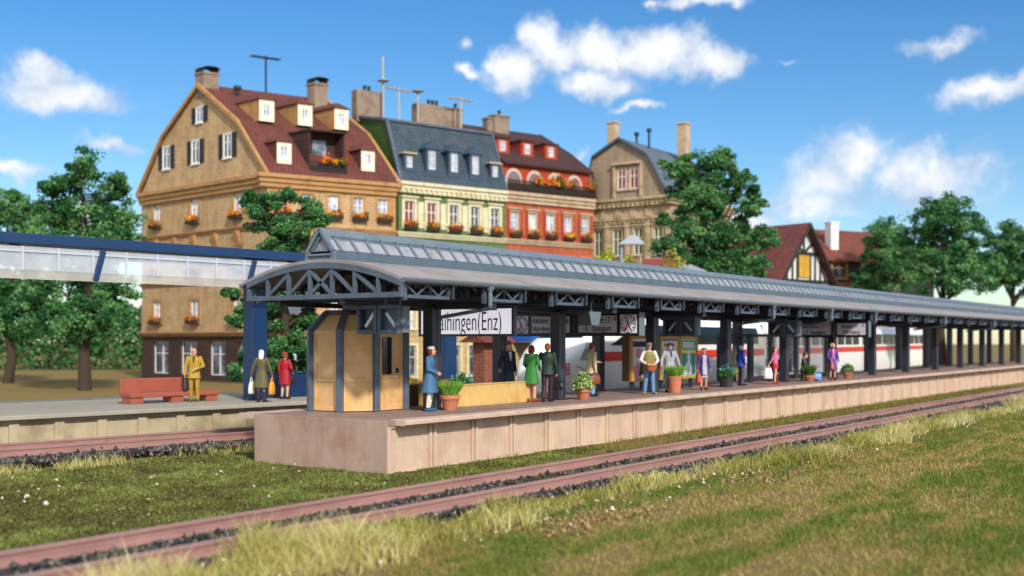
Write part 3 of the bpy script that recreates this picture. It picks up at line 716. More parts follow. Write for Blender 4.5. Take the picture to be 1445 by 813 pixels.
# ------------------------------------------------------------------ ochre kiosk at the platform end
ks = empty('kiosk', (1.6, 3.4, T0), 0, 'small ochre panelled kiosk with blue grey frame and glazed door', 'kiosk')
FP = [(1.63,4.10),(1.63,3.06),(2.38,2.50),(3.56,2.50),(3.56,4.66),(2.38,4.66)]
KO = Vector((1.6, 3.4, T0))
def kT(x, y, z): return (x-KO.x, y-KO.y, z)
ctr = Vector((2.75, 3.58))
def inset(p, f): return (p[0] + (ctr.x-p[0])*f, p[1] + (ctr.y-p[1])*f)
for i in range(6):
    p, q = Vector(FP[i]), Vector(FP[(i+1) % 6]); d = (q-p).normalized(); n = Vector((d.y, -d.x))
    if n.dot((p+q)/2 - ctr) < 0: n = -n
    isdoor = i == 2
    mb = MB(); L = (q-p).length
    a, b = p + d*.05, q - d*.05
    def quadbox(mb, u0, u1, z0, z1, o0, o1):
        c = [p + d*u0 + n*o0, p + d*u1 + n*o0, p + d*u1 + n*o1, p + d*u0 + n*o1]
        mb.add([(c[k].x, c[k].y, z) for z in (z0, z1) for k in range(4)], [(0,3,2,1),(4,5,6,7),(0,1,5,4),(1,2,6,5),(2,3,7,6),(3,0,4,7)])
    quadbox(mb, .02, L-.02, 0.02, 2.12, -.08, -.03)
    if not isdoor:
        for u0, u1, z0, z1 in ((.06,.16,.02,2.12),(L-.16,L-.06,.02,2.12),(.16,L-.16,.02,.12),(.16,L-.16,.78,.86),(.16,L-.16,2.02,2.12)): quadbox(mb, u0, u1, z0, z1, -.031, .0)
        pi, qi = Vector(inset(p, .34)), Vector(inset(q, .34))
        mb.add([(p.x-n.x*.05, p.y-n.y*.05, 2.12), (q.x-n.x*.05, q.y-n.y*.05, 2.12), (qi.x, qi.y, 2.55), (pi.x, pi.y, 2.55)], [(0,1,2,3)])
        mb.build('wall_panel', m_ochre, ks, kT, bevel=.008)
    else:
        mb2 = MB()
        pi, qi = Vector(inset(p, .34)), Vector(inset(q, .34))
        mb2.add([(p.x-n.x*.05, p.y-n.y*.05, 2.12), (q.x-n.x*.05, q.y-n.y*.05, 2.12), (qi.x, qi.y, 2.55), (pi.x, pi.y, 2.55)], [(0,1,2,3)])
        mb2.build('wall_panel', m_ochre, ks, kT)
        for u0, u1, z0, z1 in ((.10,.20,.02,2.12),(L-.20,L-.10,.02,2.12),(.20,L-.20,.02,.14),(.20,L-.20,.85,.95),(.20,L-.20,2.02,2.12)): quadbox(mb, u0, u1, z0, z1, -.031, -.005)
        dr_ = mb.build('door', m_ochre, ks, kT, bevel=.006)
        mb = MB(); quadbox(mb, .28, .62, .97, 1.95, -.028, .004); mb.build('door_window', mat('dark_glass', '#1b120e', 0.12, 0.3, 3.0, spec=0.7), dr_, kT)
        mb = MB(); quadbox(mb, .82, .88, 1.0, 1.12, -.03, .03); mb.build('handle', m_dark, dr_, kT)
mb = MB()
for i in range(6):
    p = Vector(FP[i]); pi = Vector(inset(FP[i], .34)); o = (p - ctr).normalized()*.02
    mb.beam((p.x+o.x, p.y+o.y, 0), (p.x+o.x, p.y+o.y, 2.16), .17, .17, (o.x, o.y, 0)); mb.beam((p.x+o.x, p.y+o.y, 2.12), (pi.x, pi.y, 2.60), .17, .14, (o.x, o.y, .3))
mb.build('corner_frame', m_steel, ks, kT, bevel=.02)
mb = MB(); mb.prism([inset(p, .30) for p in FP], 'z', 2.54, 2.66); mb.build('roof', m_dark, ks, kT, bevel=.02)
mb = MB(); mb.lathe([(.02,.28),(.14,.25),(.24,.16),(.28,.03),(.26,0)][::-1], 20, (2.35, 3.3, 2.66)); mb.build('vent_dome', mat('vent_grey', '#8e9095', .4, .08), ks, kT, smooth=40)

# ------------------------------------------------------------------ low ochre walls round the stairs
lw = empty('stair_wall', (6.9, 2.0, T0), 0, 'low ochre wall with rounded end beside the stairs, green plant in front', 'low wall')
outl = []
r = .55
for k in range(9): t = math.pi + (math.pi/2)*k/8; outl.append((5.6 + r*math.cos(t), 2.42 + r*math.sin(t)))
outl.append((8.95, 1.87))
inn = [(x, y) for x, y in [(8.95, 2.02)] + [(5.6 + .40*math.cos(math.pi + (math.pi/2)*k/8), 2.42 + .40*math.sin(math.pi + (math.pi/2)*k/8)) for k in range(8, -1, -1)]]
far_ = [(5.20, 3.3), (5.05, 3.3)]
mb = MB(); mb.prism(outl + inn + far_, 'z', 0, .60); mb.build('wall_body', m_ochre2, lw, lambda x, y, z: (x-6.9, y-2.0, z), smooth=30, bevel=.015)
outc = [(5.6 + (x-5.6)*1.03 - .0, y - .015) for x, y in outl]
mb = MB(); mb.prism([(x, y-.018) for x, y in outl] + [(x, y+.018) for x, y in inn] + far_, 'z', .601, .635); mb.build('coping', m_ochre2, lw, lambda x, y, z: (x-6.9, y-2.0, z), bevel=.008)
bw = empty('stair_wall', (5.3, 3.5, T0), 0, 'low brown wall behind the woman in the blue coat, ochre on top', 'low wall')
mb = MB(); mb.box(-1.7, 1.7, 0, .14, 0, .60); mb.build('wall_body', mat('brown_wall', '#4a3220', .7, .15, 2.0, .2), bw, bevel=.012)
mb = MB(); mb.box(-1.7, 1.7, -.02, .16, .601, .64); mb.build('coping', m_ochre2, bw, bevel=.01)

# ------------------------------------------------------------------ poster boards
m_gold = mat('gold_frame', '#b98a35', 0.45, 0.12, 3.0, 0.15, 40, spec=0.5)
m_paper = mat('poster_paper', '#dcdde2', 0.6, 0.03, 1.5)
m_teal = mat('poster_teal', '#4fa396', 0.6, 0.06, 2.0); m_yel = mat('poster_yellow', '#e2cf3f', 0.6, 0.05, 2.0)
m_gteal = mat('poster_dark', '#3f5a5a', 0.6, 0.1, 2.0); m_pink = mat('poster_pink', '#d7878f', 0.6, 0.1, 2.0); m_brown = mat('board_brown', '#5d3d1c', 0.6, 0.15, 2.0)
def poster_board(x0, x1, y, label, side_mat, depth):
    b = empty('poster_board', ((x0+x1)/2, y, T0), 0, label, 'poster board', 'gold framed poster boards on the platform')
    h = (x1-x0)/2; z0, z1 = .36, 2.02
    mb = MB()
    for a, c, e, f in ((-h, h, z0, z0+.12), (-h, h, z1-.11, z1), (-h, -h+.12, z0+.12, z1-.11), (h-.12, h, z0+.12, z1-.11)): mb.box(a, c, -.06, .04, e, f)
    mb.build('frame', m_gold, b, bevel=.012)
    mb = MB(); mb.box(-h+.005, h-.005, .041, depth, z0+.01, z1-.01); mb.build('back_board', side_mat, b)
    for s in (-1, 1): mb = MB(); mb.box(s*h*.55-.09, s*h*.55+.09, .05, .16, 0, z0); mb.build('leg', m_dark, b)
    mb = MB(); mb.box(-h+.12, h-.12, -.02, .02, z0+.12, z1-.11); p = mb.build('poster', m_paper, b)
    return b, p, h
def flat(mb, poly, y): mb.prism(poly, 'y', y, y-.004)
b, p, h = poster_board(16.35, 17.75, 2.75, 'gold framed poster board half hidden behind the man with the basket', m_brown, .34)
mb = MB(); flat(mb, [(-h+.14,.5),(h-.3,.5),(h-.2,.9),(-.2,1.05),(-h+.14,.8)], -.024); flat(mb, [(-.3,1.25),(.1,1.2),(.2,1.5),(-.25,1.6)], -.024); mb.build('print', m_pink, p)
mb = MB(); flat(mb, [(-h+.16,1.62),(h-.16,1.62),(h-.16,1.82),(-h+.16,1.82)], -.024); flat(mb, [(-.1,.55),(.3,.6),(.25,1.1),(.05,1.15)], -.028); mb.build('print', m_ink, p)
b, p, h = poster_board(18.36, 19.90, 2.62, 'white text notice in a gold frame behind the man in the grey coat', m_gold, .09)
put('lettering', text_mesh('Ankunft', .30, m_ink, .92, .003, .0), p, (0, -.026, 1.68), (1, 0, 0))
mb = MB()
for k in range(16):
    z = 1.46 - .062*k
    if k in (3, 9): continue
    x = -h+.2
    while x < h-.25:
        w = random.uniform(.05, .2); flat(mb, [(x, z), (min(x+w, h-.2), z), (min(x+w, h-.2), z+.026), (x, z+.026)], -.024); x += w + .05
flat(mb, [(-h+.16,1.52),(h-.16,1.52),(h-.16,1.535),(-h+.16,1.535)], -.024)
mb.build('print', m_ink, p)
mb = MB(); mb.box(-h+.12, h-.12, -.023, -.02, 1.83, 1.91); mb.build('print', mat('poster_grey', '#77757c', .6, .05), p)
b, p, h = poster_board(19.97, 21.55, 2.62, 'teal poster with a yellow band and pale shape in gold frame, beside the purple coat', m_gold, .09)
mb = MB(); mb.box(-h+.15, h-.15, -.024, -.02, .50, 1.88); mb.build('print', m_teal, p)
mb = MB(); flat(mb, [(-h+.15,1.36),(h-.15,1.36),(h-.15,1.48),(-h+.15,1.48)], -.028); mb.build('print', m_yel, p)
mb = MB()
for x in (-.48, -.36, .30, .42): flat(mb, [(x,.5),(x+.05,.5),(x+.05,1.36),(x,1.36)], -.028)
mb.build('print', m_gteal, p)
mb = MB(); flat(mb, [(-.42,.52),(.26,.52),(.24,.85),(.08,1.06),(.13,1.22),(.1,1.42),(0,1.48),(-.1,1.42),(-.12,1.24),(-.06,1.08),(-.3,.86)], -.032)
for x in (-.5,-.36,-.22,-.08,.06,.2,.34): flat(mb, [(x,1.56),(x+.10,1.56),(x+.10,1.80),(x,1.80)], -.028)
mb.build('print', m_paper, p)
mb = MB(); flat(mb, [(-.3,.55),(-.26,.55),(-.1,.85),(-.13,.86)], -.036); flat(mb, [(-.05,.55),(0,.55),(.1,.9),(.06,.9)], -.036); flat(mb, [(-.04,1.3),(.06,1.26),(.06,1.29),(-.04,1.33)], -.036); mb.build('print', m_ink, p)

# ------------------------------------------------------------------ glazed shelter and bench
sh = empty('glass_shelter', (32.6, 2.95, T0), 0, 'dark framed glass windbreak behind the seated man on the platform', 'shelter')
m_pane = glassmat('shelter_glass', '#d3d3dc', 0.40, 0.08)
xs = [-5.0, -2.75, -1.2, .35, 1.95, 4.6]
mb = MB()
for x in xs: mb.box(x-.16, x+.16, -.10, .10, 0, 2.15)
mb.box(-5.0, 4.6, -.08, .08, 2.02, 2.149); mb.box(-5.0, 4.6, -.06, .06, .16, .24)
for x in (-5.0, 4.6): mb.box(x-.08, x+.08, .1, 1.6, 2.02, 2.14); mb.box(x-.08, x+.08, 1.45, 1.6, 0, 2.02)
mb.build('frame', m_dark, sh, bevel=.012)
for a, b in zip(xs[:-1], xs[1:]):
    mb = MB(); mb.box(a+.16, b-.16, -.015, .015, .24, 2.02); mb.build('pane', m_pane, sh)
bn = empty('platform_bench', (30.55, 2.35, T0), 0, 'brown slatted bench with curved back behind the post, man seated on it', 'bench')
m_wood = mat('bench_wood', '#4a2f1d', .55, .2, 3.0, .3, 30)
mb = MB(); mb.box(-.32, .32, -.9, .9, .40, .455); mb.build('seat', m_wood, bn, bevel=.02)
mb = MB(); mb.prism([(-.36,.456),(-.27,.456),(-.36,.80),(-.46,.98),(-.54,.98),(-.46,.80)], 'y', -.3, .9); mb.build('backrest', m_wood, bn, bevel=.02)
for y in (-.75, .75):
    mb = MB(); mb.box(-.28, -.20, y-.04, y+.04, 0, .40); mb.box(.18, .26, y-.04, y+.04, 0, .40); mb.box(-.28, .26, y-.035, y+.035, .34, .399); mb.build('leg_frame', m_dark, bn)
# ------------------------------------------------------------------ potted plants
m_terra = mat('terracotta', '#bf7557', 0.7, 0.10, 4.0, 0.2, 40, grime='#a9644a')
m_soil = mat('pot_soil', '#2c2118', 0.95, 0.3, 8.0)
m_plant1 = leafmat('plant_spring', '#4d8526', '#7db53e', '#b9dc74', .5, .25)
m_plant2 = leafmat('plant_pale', '#5f7d35', '#9cb85c', '#d5dd9c', .5, .25)
m_plant3 = leafmat('plant_deep', '#28551c', '#41792a', '#79a645', .5, .25)
m_flow_teal = leafmat('flower_teal', '#2b6f80', '#4d9db0', '#a7d4dc', .6, .1)
def blade_arrays(n, r, h, spread, w):
    a = RNG.uniform(0, 2*np.pi, n); rr = r*np.sqrt(RNG.uniform(0, 1, n)); x0, y0 = rr*np.cos(a), rr*np.sin(a)
    b = a + RNG.normal(0, .7, n); hh = h*RNG.uniform(.55, 1.1, n); ln = spread*hh*RNG.uniform(.15, 1.1, n)
    c = RNG.uniform(0, 2*np.pi, n); sx, sy = np.cos(c), np.sin(c); ww = w*RNG.uniform(.7, 1.3, n)
    def pt(k, q, l): return np.stack([x0+sx*k*ww+np.cos(b)*ln*l, y0+sy*k*ww+np.sin(b)*ln*l, hh*q], 1)
    V = np.stack([pt(-.3,0,0), pt(.3,0,0), pt(.5,.55,.35), pt(-.5,.55,.35), pt(.05,1,1), pt(-.05,1,1)], 1).reshape(-1, 3)
    o = (np.arange(n)*6)[:, None]
    return V, np.stack([o+np.array([0,1,2,3]), o+np.array([3,2,4,5])], 1).reshape(-1, 4), np.repeat(np.stack([RNG.uniform(0,1,n), np.zeros(n)], 1), 2, axis=0)
def potted(loc, kind, r, hp, label, group='terracotta pots with plants along the platform', potm=None):
    t = empty('potted_plant', loc, RNG.uniform(0, 6), label, 'potted plant', group)
    mb = MB()
    if kind in ('spiky', 'bushy', 'low'): prof = [(r*.62,0),(r*.74,hp*.2),(r*.93,hp*.72),(r*.95,hp*.74),(r*1.05,hp*.75),(r*1.06,hp*.97),(r*1.03,hp),(r*.9,hp),(r*.88,hp*.88)]; n = 28
    elif kind == 'tall': prof = [(r*.74,0),(r*.76,hp*.05)] + [(r*(.78+.02*k+(.02 if k % 2 else 0)), hp*(.08+.09*k)) for k in range(9)] + [(r*1.04,hp*.88),(r*1.05,hp*.98),(r*.92,hp),(r*.9,hp*.9)]; n = 28
    else: prof = [(r*.75,0),(r*.98,hp*.85),(r*1.06,hp*.86),(r*1.07,hp),(r*.95,hp),(r*.93,hp*.9)]; n = 6
    mb.lathe(prof, n); mb.build('pot', potm or m_terra, t, smooth=30 if n > 6 else None)
    mb = MB(); mb.lathe([(0.001, hp*.9),(r*.9,hp*.9),(r*.9,hp*.93),(0.001,hp*.94)], 20); mb.build('soil', m_soil, t)
    return t, hp*.93
def dome_points(n, rx, rz, zc, rough=.25):
    d = RNG.normal(size=(n, 3)); d /= np.linalg.norm(d, axis=1)[:, None]; d[:, 2] = np.abs(d[:, 2])*1.0 - .15
    lum = 1 + rough*np.sin(d[:, 0]*5+1)*np.cos(d[:, 1]*6)
    rr = (RNG.uniform(.35, 1, n)**.5*lum)[:, None]
    return d*rr*np.array([rx, rx, rz]) + np.array([0, 0, zc])
def foliage(t, z, V, F, U, m, name='foliage'):
    V = V.copy(); V[:, 2] += z; return link(name, np_mesh(name, V, F, m, U), t)
t, z = potted((3.98, 1.30, T0), 'spiky', .26, .40, 'spiky light green plant in a round terracotta pot beside the woman in blue'); foliage(t, z, *blade_arrays(1100, .2, .40, .85, .014), m_plant1)
t, z = potted((10.75, 1.30, T0), 'bushy', .25, .32, 'pale leafy plant in a round terracotta pot beside man in beige jacket')
P = dome_points(900, .36, .50, .10, .2); link('foliage', leaf_mesh('foliage', P + np.array([0,0,z]), .085, m_plant2, 1.5), t)
t, z = potted((16.5, 1.02, T0), 'tall', .25, .58, 'bright upright plant in tall ribbed terracotta pot before the man in grey'); foliage(t, z, *blade_arrays(1000, .21, .42, .75, .02), m_plant1)
t, z = potted((22.05, 1.55, T0), 'hex', .28, .44, 'teal flowered plant in a dark six sided planter', None, mat('dark_planter', '#33353b', .5, .1))
P = dome_points(700, .36, .38, .08, .3); link('foliage', leaf_mesh('foliage', P + np.array([0,0,z]), .08, m_plant3, 1.6), t)
P = dome_points(260, .40, .44, .10, .3); P = P[P[:,2] > .2]; link('blossoms', leaf_mesh('blossoms', P + np.array([0,0,z]), .075, m_flow_teal, 1.1), t)
t, z = potted((30.0, 1.12, T0), 'low', .23, .27, 'dark grassy plant in small terracotta pot before the seated man'); foliage(t, z, *blade_arrays(700, .16, .5, .7, .016), m_plant3)
t, z = potted((34.95, 1.05, T0), 'low', .24, .28, 'round bushy plant in small terracotta pot beside the blonde woman')
P = dome_points(650, .34, .44, .10, .2); link('foliage', leaf_mesh('foliage', P + np.array([0,0,z]), .08, m_plant3, 1.5, u=RNG.uniform(.2, 1, len(P))), t)

# ------------------------------------------------------------------ people
def remesh_build(mb, name, m, parent, voxel=.012, smooth_it=3):
    me = mb.mesh(name, m); o = bpy.data.objects.new('temporary', me); COL.objects.link(o)
    r = o.modifiers.new('r', 'REMESH'); r.mode = 'VOXEL'; r.voxel_size = voxel; r.use_smooth_shade = True
    s = o.modifiers.new('s', 'SMOOTH'); s.factor = .5; s.iterations = smooth_it
    dg = bpy.context.evaluated_depsgraph_get(); out = bpy.data.meshes.new_from_object(o.evaluated_get(dg))
    bpy.data.objects.remove(o); bpy.data.meshes.remove(me)
    out.name = name
    if not out.materials: out.materials.append(m)
    return link(name, out, parent)
def capsule(mb, p, q, r1, r2, n=10):
    p, q = Vector(p), Vector(q); d = (q-p); L = d.length
    if L < 1e-5: mb.ell(p, (r1,)*3, n, 6); return
    d /= L; pts = []; rs = []
    for k in range(4):
        t = (math.pi/2)*(k/4); pts.append(p - d*r1*math.cos(t)); rs.append(max(r1*math.sin(t), .0015))
    pts.append(p); rs.append(r1); pts.append(q); rs.append(r2)
    for k in range(1, 5):
        t = (math.pi/2)*(k/4); pts.append(q + d*r2*math.sin(t)); rs.append(max(r2*math.cos(t), .0015))
    mb.tube(pts, rs, n)
def limb(mb, pts, rs):
    for i in range(len(pts)-1): capsule(mb, pts[i], pts[i+1], rs[i], rs[i+1])
def ring(cx, cy, z, rx, ry, n=24, p=2.3):
    out = []
    for k in range(n):
        t = 2*math.pi*k/n; c, s = math.cos(t), math.sin(t)
        out.append((cx + rx*math.copysign(abs(c)**(2/p), c), cy + ry*math.copysign(abs(s)**(2/p), s), z))
    return out
m_eye = mat('eye_dark', '#1c1512', .3, .05); m_lip = mat('lip', '#a2524a', .5, .05)
CM = {}
def cloth(h, rough=.55):
    return mat('painted_' + h.strip('#'), h, rough, .16, 7.0, .55, 13, spec=.3, stretch=(1, 1, .3))
def person(loc, phi, H, label, sp, group=None):
    """loc: ground under the feet; phi: 0 faces the viewer, 90 towards picture right. Local: faces -Y, own left is +X."""
    f = -FW*math.cos(R(phi)) + RT*math.sin(R(phi)); rz = math.atan2(f.x, -f.y)
    k = H/1.75; fem = sp.get('fem', False); dz = sp.get('drop', 0.0)
    S = lambda p: Vector((p[0]*k, p[1]*k, p[2]*k))
    J = {}
    sw = .165 if fem else .19; hw = .095
    base = dict(sh=(sw, .005, 1.42-dz), el=(sw+.055, .035, 1.14-dz), wr=(sw+.065, -.02, .895-dz), hip=(hw, 0, .93-dz), kn=(hw+.005, -.02, .50), an=(hw+.01, .03, .085), to=(hw+.03, -.13, .035))
    for s, x in (('L', 1), ('R', -1)):
        for n, v in base.items():
            o = sp.get(n + s); J[n+s] = S(o if o else (v[0]*x, v[1], v[2]))
    skin = mat(sp.get('skinname', 'skin'), sp.get('skin', '#d8a184'), .5, .06, 8.0, spec=.35)
    lean = sp.get('lean', 0.0)
    def ln(z, y=0.0): return (0, y - lean*max(0, z-.93+dz), z)
    B = MB()
    tr = [(.84,.145,.10),(.93,.165,.115),(1.0,.158,.11),(1.1,.132 if fem else .145,.095),(1.22,.15 if fem else .165,.105),(1.34,.155 if fem else .178,.11),(1.42,.13 if fem else .15,.09),(1.475,.075,.065)]
    rings = [ring(0, S(ln(z-dz))[1], (z-dz)*k, a*k, b*k) for z, a, b in tr]; B.loft(rings)
    hz = 1.625-dz; hy = -.02 - lean*.72; ht = R(sp.get('turn', 0)); tilt = Matrix.Rotation(ht, 3, 'Z')
    HC = S((0, hy, hz))
    def hd(x, y, z): return HC + tilt @ Vector((x*k, y*k, z*k))
    capsule(B, S((0, .01 - lean*.5, 1.43-dz)), S((0, hy+.02, 1.56-dz)), .056*k, .05*k)
    B.ell(hd(0, .012, .02), (.077*k, .096*k, .10*k), 16, 12, tilt); B.ell(hd(0, -.022, -.045), (.06*k, .07*k, .075*k), 14, 10, tilt)
    B.ell(hd(0, -.075, -.095), (.028*k, .022*k, .022*k), 10, 8, tilt)
    B.ell(hd(0, -.098, -.012), (.015*k, .026*k, .028*k), 10, 8, tilt); B.ell(hd(0, -.085, .03), (.045*k, .014*k, .014*k), 10, 6, tilt)
    for s in (-1, 1): B.ell(hd(s*.079, .012, -.01), (.013*k, .022*k, .034*k), 8, 8, tilt)
    for s, x in (('L', 1), ('R', -1)):
        limb(B, [J['sh'+s], J['el'+s], J['wr'+s]], [.052*k, .04*k, .027*k])
        limb(B, [J['hip'+s], J['kn'+s], J['an'+s]], [.086*k, .054*k, .036*k])
        capsule(B, J['kn'+s].lerp(J['an'+s], .15) + Vector((0, .018*k, 0)), J['kn'+s].lerp(J['an'+s], .55) + Vector((0, .01*k, 0)), .052*k, .04*k)
        capsule(B, J['an'+s] + Vector((0, .01, -.03*k)), J['to'+s], .036*k, .03*k)
        # hand: palm, four fingers of different lengths, thumb from the side of the palm
        w = J['wr'+s]; d = (w - J['el'+s]).normalized(); hd_ = sp.get('hd'+s)
        if hd_: d = Vector(hd_).normalized()
        palm = Vector(sp.get('pn'+s, (-x, 0, 0))); nrm = (palm - d*palm.dot(d)).normalized(); side = Vector(sp.get('th'+s, (0, -1, 0))); side = (side - d*side.dot(d) - nrm*side.dot(nrm)).normalized()
        curl = R(sp.get('curl'+s, 22))
        capsule(B, w - d*.01, w + d*.035*k, .024*k, .028*k)
        for j in range(-2, 3): capsule(B, w + d*.03*k + side*.0085*j*k*.6, w + d*.085*k + side*.0165*j*k*.9, .014*k, .0125*k, 8)
        for j, fl in ((1.5, .066), (.5, .078), (-.5, .072), (-1.5, .056)):
            p0 = w + d*.085*k + side*.0195*j*k; a = 0.35*curl; pr = p0
            for seg, fr in ((0, .45), (1, .32), (2, .23)):
                a2 = curl*(seg+.6); q = pr + (d*math.cos(a2) + nrm*math.sin(a2))*fl*fr*1.05*k
                capsule(B, pr, q, (.0098-.0008*seg)*k, (.009-.0008*seg)*k, 8); pr = q
        tb = w + d*.03*k + side*.024*k; t1 = tb + (d*.6 + side*.75 + nrm*.35).normalized()*.036*k; t2 = t1 + (d*.85 + side*.25 + nrm*.5).normalized()*.03*k
        capsule(B, tb, t1, .0125*k, .011*k, 8); capsule(B, t1, t2, .011*k, .0085*k, 8)
    root = remesh_build(B, 'person', skin, None, .0085, 2)
    root.location = loc; root.rotation_euler = (0, 0, rz); tag(root, label, 'person', group)
    # face
    E = MB()
    for s in (-1, 1): E.ell(hd(s*.031, -.088, .012), (.011*k, .008*k, .007*k), 8, 6, tilt)
    E.build('eyes', m_eye, root, smooth=60)
    E = MB(); E.ell(hd(0, -.094, -.062), (.024*k, .008*k, .007*k), 8, 6, tilt); E.build('mouth', m_lip, root, smooth=60)
    # legs
    bot = sp.get('bottom'); legc = sp.get('legs')
    if bot and bot[0] == 'trousers':
        T = MB(); T.loft([ring(0, S(ln(z-dz))[1], (z-dz)*k, a*k, b*k) for z, a, b in ((.80,.16,.115),(.93,.182,.132),(1.0,.172,.124),(1.06,.155,.11))])
        for s in 'LR':
            limb(T, [J['hip'+s], J['kn'+s], J['an'+s] + (J['kn'+s]-J['an'+s]).normalized()*.02], [.102*k, .078*k, .066*k])
        remesh_build(T, 'trousers', cloth(bot[1]), root, .012, 4)
    elif bot and bot[0] == 'skirt':
        z1 = bot[2]; T = MB(); fl = bot[3] if len(bot) > 3 else .05
        T.loft([ring(0, 0, z*k, a*k, b*k) for z, a, b in ((z1,.165+fl,.125+fl),((z1+.95)/2,.175+fl*.5,.132+fl*.4),(.95,.178,.13),(1.03,.15,.11),(1.1,.138,.1))])
        remesh_build(T, 'skirt', cloth(bot[1]), root, .012, 3)
    if legc:
        T = MB()
        for s in 'LR': limb(T, [J['hip'+s].lerp(J['kn'+s], .5), J['kn'+s], J['kn'+s].lerp(J['an'+s], .45), J['an'+s]], [.082*k, .061*k, .06*k, .043*k])
        remesh_build(T, 'stockings', cloth(legc), root, .012, 2)
    shoe = sp.get('shoes', '#241a16')
    for s in 'LR':
        a, t = J['an'+s], J['to'+s]; F = MB(); d = (t-a); d.z = 0; d.normalize(); zz = min(a.z, t.z)
        capsule(F, Vector((a.x, a.y, zz+.005*k)) - d*.045*k, Vector((t.x, t.y, zz)) + d*.015*k, .047*k, .043*k); capsule(F, a + Vector((0,0,.0)), a - Vector((0,0,.04*k)), .05*k, .052*k)
        for i, v in enumerate(F.v):
            if v[2] < zz - .033*k: F.v[i] = (v[0], v[1], zz - .033*k)
        remesh_build(F, 'shoe', cloth(shoe, .4), root, .010, 2)
    # upper garment
    top = sp.get('top')
    if top:
        colr, hem = top[0], top[1]; fl = top[2] if len(top) > 2 else .02; op = top[3] if len(top) > 3 else None
        T = MB(); rr = []
        zs = [(hem, .175+fl, .135+fl)]
        if hem < .86: zs.append(((hem+.95)/2, .178+fl*.55, .138+fl*.5))
        zs += [(.96,.182,.136),(1.1,.152 if fem else .17,.115),(1.22,.165 if fem else .186,.125),(1.34,.172 if fem else .198,.128),(1.42,.15 if fem else .172,.11),(1.475,.095,.085),(1.50,.07,.07)]
        T.loft([ring(0, S(ln(z-dz))[1], (z-dz)*k, a*k, b*k) for z, a, b in zs])
        sl = sp.get('sleeve', 1.0)
        for s in 'LR':
            a, b, c = J['sh'+s], J['el'+s], J['wr'+s]
            if sl >= 1: limb(T, [a, b, c], [.072*k, .058*k, .046*k])
            else: capsule(T, a, a.lerp(b, sl*2), .07*k, .056*k)
            T.ell(a, (.072*k,)*3, 12, 8)
        o = remesh_build(T, sp.get('topname', 'coat'), cloth(colr), root, .012, 3)
        F = MB()
        if op:                                                        # front opening: shirt, tie or dress showing between the lapels
            zb = op[1]
            n = 8
            for i in range(n):
                z0 = 1.47 - (1.47-zb)*i/n; z1 = 1.47 - (1.47-zb)*(i+1)/n
                def fy(z):
                    t = [(zz, bb) for zz, aa, bb in zs]; t.sort()
                    for (za, ba), (zc, bc) in zip(t[:-1], t[1:]):
                        if za <= z <= zc: return ba + (bc-ba)*(z-za)/(zc-za)
                    return t[0][1]
                w0, w1 = (op[2]*(1 - i/n*op[3]), op[2]*(1 - (i+1)/n*op[3]))
                y0 = -(fy(z0)+.004) - lean*max(0, z0-.93); y1 = -(fy(z1)+.004) - lean*max(0, z1-.93)
                vs = [(-w0, y0, z0-dz), (w0, y0, z0-dz), (w1, y1, z1-dz), (-w1, y1, z1-dz)]
                vb = [(x_, y_+.03, z_) for x_, y_, z_ in vs]
                F.add([S(v) for v in vs + vb], [(0,1,2,3)[::-1], (4,5,6,7), (0,4,5,1), (1,5,6,2), (2,6,7,3), (3,7,4,0)])
            F.build(op[4] if len(op) > 4 else 'shirt_front', cloth(op[0]), o)
        if sp.get('collar'):
            F = MB(); pts = [S((.085*math.cos(t), -.0 - lean*.5 + .08*math.sin(t), 1.478-dz + .01*math.sin(t))) for t in [2*math.pi*i/16 for i in range(17)]]
            F.tube(pts, .022*k, 8); F.build('collar', cloth(sp['collar']), o, smooth=60)
    if sp.get('vest'):
        T = MB(); T.loft([ring(0, 0, z*k, a*k, b*k) for z, a, b in ((.78,.218,.172),(.9,.216,.17),(.98,.212,.165),(1.1,.20,.148),(1.22,.21,.15),(1.34,.21,.148),(1.42,.16,.125),(1.47,.10,.09))])
        remesh_build(T, 'vest', cloth(sp['vest']), root, .012, 3)
    # hair and hats
    hair = sp.get('hair')
    if hair:
        T = MB(); T.ell(hd(0, .03, .045), (.088*k, .092*k, .088*k), 16, 10, tilt); T.ell(hd(0, .055, -.01), (.082*k, .07*k, .085*k), 14, 10, tilt)
        if len(hair) > 1 and hair[1] == 'bob': T.ell(hd(0, .05, -.06), (.098*k, .07*k, .10*k), 14, 10, tilt); [T.ell(hd(s*.075, .02, -.02), (.03*k, .055*k, .09*k), 10, 8, tilt) for s in (-1, 1)]
        if len(hair) > 1 and hair[1] == 'long': T.ell(hd(0, .075, -.12), (.085*k, .055*k, .17*k), 14, 10, tilt); T.ell(hd(0, .05, -.05), (.095*k, .07*k, .11*k), 14, 10, tilt)
        if len(hair) > 1 and hair[1] == 'curly': [T.ell(hd(.085*math.cos(t), .03+.075*math.sin(t), .02+.05*math.sin(3*t)), (.04*k,)*3, 8, 6) for t in [2*math.pi*i/11 - .6 for i in range(8)]]
        if len(hair) > 1 and hair[1] == 'beard': T.ell(hd(0, -.075, -.08), (.05*k, .038*k, .05*k), 12, 8, tilt)
        remesh_build(T, 'hair', cloth(hair[0], .6), root, .010, 2)
    hat = sp.get('hat')
